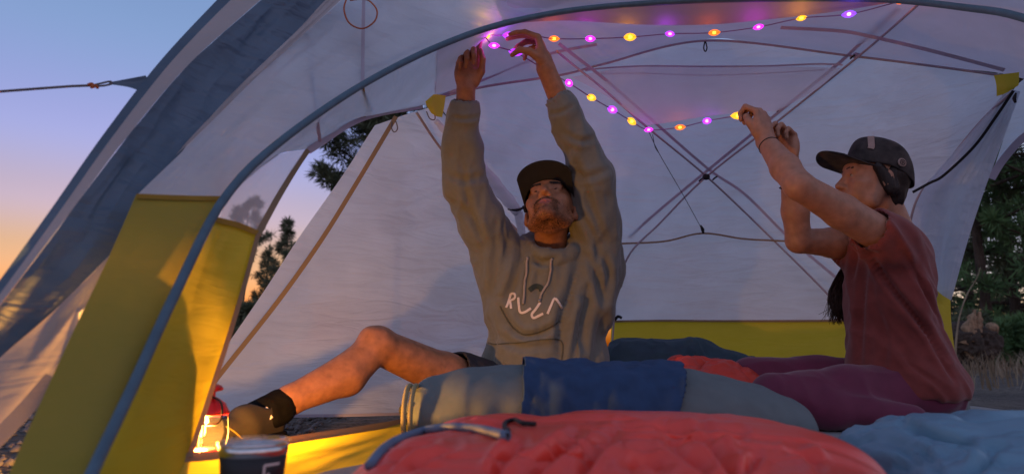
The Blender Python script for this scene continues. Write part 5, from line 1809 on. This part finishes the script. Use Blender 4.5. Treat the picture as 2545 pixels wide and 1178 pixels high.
# ================================================================== trees
def pine_mesh(seed, h, crown0, spread, nb, per, needle, narrow=1.0, droop=.15):
    """Trunk and branches with needle tufts; returns (trunk V,F), (tufts V,F)."""
    r = np.random.RandomState(seed)
    tp = [np.array([.05 * h * .1 * math.sin(t * 5 + seed), .04 * h * .1 * math.cos(t * 4 + seed), h * t]) for t in np.linspace(0, 1, 10)]
    TV, TF = tube_mesh(spline(np.array(tp), 16), np.linspace(.012 * h, .002 * h, 16), 8)
    TV, TF = list(TV), list(TF)
    C, D, Sz = [], [], []
    for i in range(nb):
        t = crown0 + (1 - crown0) * (i + r.rand() * .8) / nb
        z = h * t
        rel = (t - crown0) / (1 - crown0)
        L = spread * h * (max(.06, (1 - rel) ** narrow) * (.45 + .75 * r.rand())) * (0.55 + .45 * min(1, rel * 6 + .3))
        a = r.rand() * 2 * math.pi
        d = np.array([math.cos(a), math.sin(a), .25 - droop * 2 * (1 - rel) + .3 * r.rand()])
        p0 = np.array([np.interp(t, np.linspace(0, 1, 10), [q[k] for q in tp]) for k in range(3)])
        seg = [p0 + d * L * s + np.array([0, 0, -droop * L * s * s + .25 * L * s ** 3]) for s in np.linspace(0, 1, 5)]
        bV, bF = tube_mesh(seg, np.linspace(.0055 * h * (1 - rel * .7), .001 * h, 5), 5)
        o = len(TV)
        TV += list(bV)
        TF += [tuple(q + o for q in f) for f in bF]
        m = max(3, int(per * (.4 + L / (spread * h))))
        cl = [.35 + .3 * r.rand(), .65 + .2 * r.rand(), .95]
        for j in range(m):
            s = np.clip(cl[r.randint(3)] + .07 * r.randn(), .15, 1.0)
            q = np.array([np.interp(s, np.linspace(0, 1, 5), [g[k] for g in seg]) for k in range(3)])
            lat = unit(np.cross(d, (0, 0, 1))) * (r.rand() - .5) * L * .55 * (1.15 - s)
            C.append(q + lat + r.randn(3) * .02 * h * .3)
            D.append(unit(d + r.randn(3) * .6 + np.array([0, 0, .25])))
            Sz.append(needle * (.6 + .8 * r.rand()))
    C, D, Sz = np.array(C), np.array(D), np.array(Sz)
    n = len(C)
    k = 16
    U = r.randn(n, k, 3) + D[:, None, :] * .8
    U /= np.linalg.norm(U, axis=2, keepdims=True)
    W = np.cross(U, r.randn(n, k, 3))
    W /= np.linalg.norm(W, axis=2, keepdims=True)
    tip = C[:, None] + U * Sz[:, None, None]
    w_ = W * Sz[:, None, None] * .055
    base = C[:, None] + U * Sz[:, None, None] * .10
    tri = np.stack([base - w_ * .5, base + U * Sz[:, None, None] * .45 + w_, tip, base + U * Sz[:, None, None] * .45 - w_ * .9], 2).reshape(-1, 3)
    Fq = np.arange(len(tri)).reshape(-1, 4)
    return (TV, TF), (tri, Fq)


def tree(loc, label, seed, h, crown0=.25, spread=.22, nb=60, per=14, needle=.22, narrow=.8, droop=.15, mat='needle', rot=0, group='pines around the camp', name='pine_tree'):
    root = empty(name, loc, label, 'tree', group)
    (TV, TF), (V, Fq) = pine_mesh(seed, h, crown0, spread, nb, per, needle, narrow, droop)
    off = np.asarray(loc, float)
    c, s = math.cos(rot), math.sin(rot)
    Rz = np.array([[c, -s, 0], [s, c, 0], [0, 0, 1]])
    mesh_obj('trunk', np.asarray(TV) @ Rz.T + off, TF, M['bark'], root)
    fast_mesh('crown', V @ Rz.T + off, Fq, M[mat], root)
    return root


def gx(px, Y):
    return (px - CX) / F * Y / math.cos(PITCH) * 1.0


def at_px(px, Y):
    """ground position under a picture column"""
    q = P(px, 880, Y)
    return np.array([q[0], Y, -.05])


def zof(py, Y, px=1272):
    return P(px, py, Y)[2]


# seen through the open side door
tree(at_px(985, 15), 'tall dark pine whose branches reach into the door opening beside white vestibule', 3, 9.0, .34, .34, 66, 52, .24, .40, .08)
tree(at_px(695, 30), 'slender pine silhouetted on the orange sky, tallest in the door opening', 5, zof(548, 30), .10, .19, 70, 10, .30, .9, .1)
tree(at_px(650, 31), 'lower pine silhouetted on the orange sky nearer the yellow wall', 8, zof(615, 31), .10, .22, 56, 9, .30, .8, .1)
tree(at_px(735, 33), 'small pine top peeping out beside the vestibule zip edge', 9, zof(592, 33), .15, .14, 56, 8, .30, 1.0, .1)
tree(at_px(592, 34), 'round-topped pine seen dimly through the sheer mesh panel', 12, zof(500, 34), .62, .16, 30, 12, .32, .35, .05)
tree(at_px(555, 28), 'short bushy conifer behind the yellow wall below the mesh panel', 14, zof(700, 28), .05, .35, 50, 12, .28, .7, .1)
tree(at_px(620, 13), 'low dark juniper at the foot of the silhouetted pines', 15, zof(770, 13), .02, .60, 60, 18, .22, .5, .05, 'needle', 0, 'shrubs around the camp', 'juniper_shrub')
tree(at_px(560, 12), 'low dark juniper beside the yellow wall edge', 16, zof(760, 12), .02, .60, 60, 18, .22, .5, .05, 'needle', 0, 'shrubs around the camp', 'juniper_shrub')
# the wood on the right
right = [(2350, 15, 8.5, 21, .10, .24), (2430, 17, 9.5, 22, .12, .22), (2472, 12.5, 9.0, 23, .30, .22), (2545, 14, 9.5, 24, .08, .24), (2640, 12, 8.5, 25, .05, .26),
         (2525, 20, 10.0, 26, .05, .22), (2590, 19, 10.5, 28, .06, .24), (2760, 13, 9.0, 29, .06, .26)]
lab = ['feathery pine just right of the tied back door curtain', 'pine behind the torn stump, pale sky showing through its top', 'bare lower trunk pine standing behind the torn stump', 'dense dark pine right of the bare trunk',
       'dense pine at the edge of the wood beside the green bush', 'deep dark pine in the second row of the wood', 'tall far pine behind the dense dark one', 'outermost pine of the wood past the green bush']
for (px, Y, h, sd, c0, sp), lb in zip(right, lab):
    tree(at_px(px, Y), lb, sd, h, c0, sp, 60, 7 if sd in (21, 22) else 18, .22, .5, .12, 'needle2' if sd % 2 == 1 else 'needle', 0, 'pines of the wood behind the tent')
tree(at_px(2535, 9.5), 'bright green low bush in front of the wood', 41, zof(815, 9.5, 2535) + .1, .02, .75, 60, 20, .13, .4, .02, 'needle2', 0, 'shrubs around the camp', 'green_bush')
tree(at_px(2395, 10.5), 'low green bush behind the torn stump', 43, zof(800, 10.5, 2395) + .1, .02, .75, 50, 16, .13, .4, .02, 'needle', 0, 'shrubs around the camp', 'green_bush')


# torn stump with its root ball
def stump():
    Y = 8.8
    base = P(2410, 900, Y)
    base[2] = -.05
    root = empty('tree_stump', base, 'torn tree stump with splintered upright wood among dry grass', 'stump')
    f = Field(base + (-.6, -.5, -.05), base + (.65, .5, 1.0), .014)
    c = lambda px, py, dy=0: P(px, py, Y + dy)
    f.ell(c(2410, 855), (.28, .26, .24), None, .1)
    f.ell(c(2385, 835), (.20, .2, .14), None, .1)
    f.ell(c(2440, 850, .05), (.18, .2, .16), None, .1)
    for a, b, r1, r2 in (((2400, 850), (2345, 838), .07, .02), ((2405, 870), (2362, 900), .07, .03), ((2430, 870), (2448, 915), .07, .03), ((2430, 850), (2462, 870), .06, .02), ((2395, 840), (2352, 815), .05, .015), ((2410, 870), (2400, 915), .07, .04)):
        f.cap(c(*a), c(*b, -.05), r1, r2, .03)
    v, q = f.mesh(1)
    v = folds(v, q, [((9, 9, 9), .04, True), ((24, 24, 24), .02, True)], 81)
    fast_mesh('root_ball', v, q, M['soil'], root)
    for pts, r in (([(2405, 850), (2408, 815), (2416, 790), (2424, 770)], [.10, .085, .06, .02]), ([(2420, 850), (2425, 815), (2432, 792), (2432, 775)], [.08, .06, .045, .012]), ([(2392, 855), (2400, 825), (2408, 806)], [.07, .045, .01]),
                   ([(2400, 870), (2412, 885), (2424, 893)], [.03, .04, .015]), ([(2432, 866), (2440, 880), (2436, 892)], [.03, .04, .012])):
        p3 = spline(np.array([P(x, y, Y - .16) for x, y in pts]), 24)
        rad = np.interp(np.linspace(0, 1, 24), np.linspace(0, 1, len(r)), r)
        V, Fc = tube_mesh(p3, rad, 14)
        V = np.array(V)
        V += .022 * ridge(V * np.array([40, 40, 5]), 3)[:, None] * np.array([1, -.6, .1])
        mesh_obj('splinter', V, Fc, M['deadwood'], root)
    lathe('sawn_end', [(0, .05), (.06, .05), (.075, .03), (.08, -.1)], P(2465, 815, Y - .05), M['deadwood'], root, 18, axis=unit((-.2, -.5, .5)))


stump()
# bent dry stalk beside the stump
st = tube('dry_stalk', [(2374, 905, 8.4), (2376, 850, 8.4), (2384, 790, 8.4), (2402, 735, 8.4), (2428, 690, 8.4), (2436, 665, 8.4)], [.016, .012, .009, .005], M['drygrass'], None, 30, 6)
tag(st, 'pale bent dry stalk rising left of the torn stump', 'stalk')


def grass(name, n, x0, x1, y0, y1, hgt, seed, label):
    r = np.random.RandomState(seed)
    p = np.stack([x0 + (x1 - x0) * r.rand(n), y0 + (y1 - y0) * r.rand(n), np.full(n, -.03)], 1)
    keep = vnoise(p * .9, seed) + .6 * r.rand(n) > .1
    p = p[keep]
    n = len(p)
    h = hgt * (.35 + .9 * r.rand(n))
    a = r.rand(n) * 6.283
    ln = np.stack([np.cos(a), np.sin(a), np.zeros(n)], 1)
    w_ = np.stack([-np.sin(a), np.cos(a), np.zeros(n)], 1) * (.004 + .004 * r.rand(n))[:, None]
    up_ = np.array([0, 0, 1.0])
    b = .25 + .5 * r.rand(n)
    V = np.stack([p - w_, p + w_, p + w_ * .7 + ln * (h * b * .3)[:, None] + up_ * (h * .6)[:, None], p - w_ * .7 + ln * (h * b * .3)[:, None] + up_ * (h * .6)[:, None],
                  p + ln * (h * b)[:, None] + up_ * h[:, None]], 1)
    i = np.arange(n)[:, None] * 5
    F1 = i + np.array([[0, 1, 2, 3]])
    F2 = i + np.array([[3, 2, 4, 4]])
    o = mesh_obj(name, V.reshape(-1, 3), [tuple(q) for q in F1] + [tuple(q[:3]) for q in F2], M['drygrass'])
    tag(o, label, 'grass', kind='stuff')


grass('dry_grass', 9000, 3.0, 10.5, 4.6, 13.0, .26, 91, 'dry tan grass in front of the wood')
grass('dry_grass', 5000, -9.0, -1.4, 2.6, 9.0, .10, 92, 'short dry grass outside the side door')


def gravel(seed=5):
    r = np.random.RandomState(seed)
    n = 3500
    x = -2.6 + 2.0 * r.rand(n)
    y = .5 + 2.6 * r.rand(n)
    s = .004 + .012 * r.rand(n) ** 3
    o8 = np.array([[1, 0, 0], [-1, 0, 0], [0, 1, 0], [0, -1, 0], [0, 0, .7], [0, 0, -.7]], float)
    V = np.stack([x, y, np.full(n, -.006)], 1)[:, None, :] + o8[None] * s[:, None, None] * (1 + .6 * r.rand(n, 6, 1))
    tri = np.array([[0, 2, 4], [2, 1, 4], [1, 3, 4], [3, 0, 4], [2, 0, 5], [1, 2, 5], [3, 1, 5], [0, 3, 5]])
    Fq = (np.arange(n)[:, None, None] * 6 + tri[None]).reshape(-1, 3)
    o = fast_mesh('gravel', V.reshape(-1, 3), Fq, solid('grey gravel', (.16, .15, .15), .95, amt=.5, scale=40))
    tag(o, 'grey gravel scattered outside the tent', 'gravel', kind='stuff')


gravel()
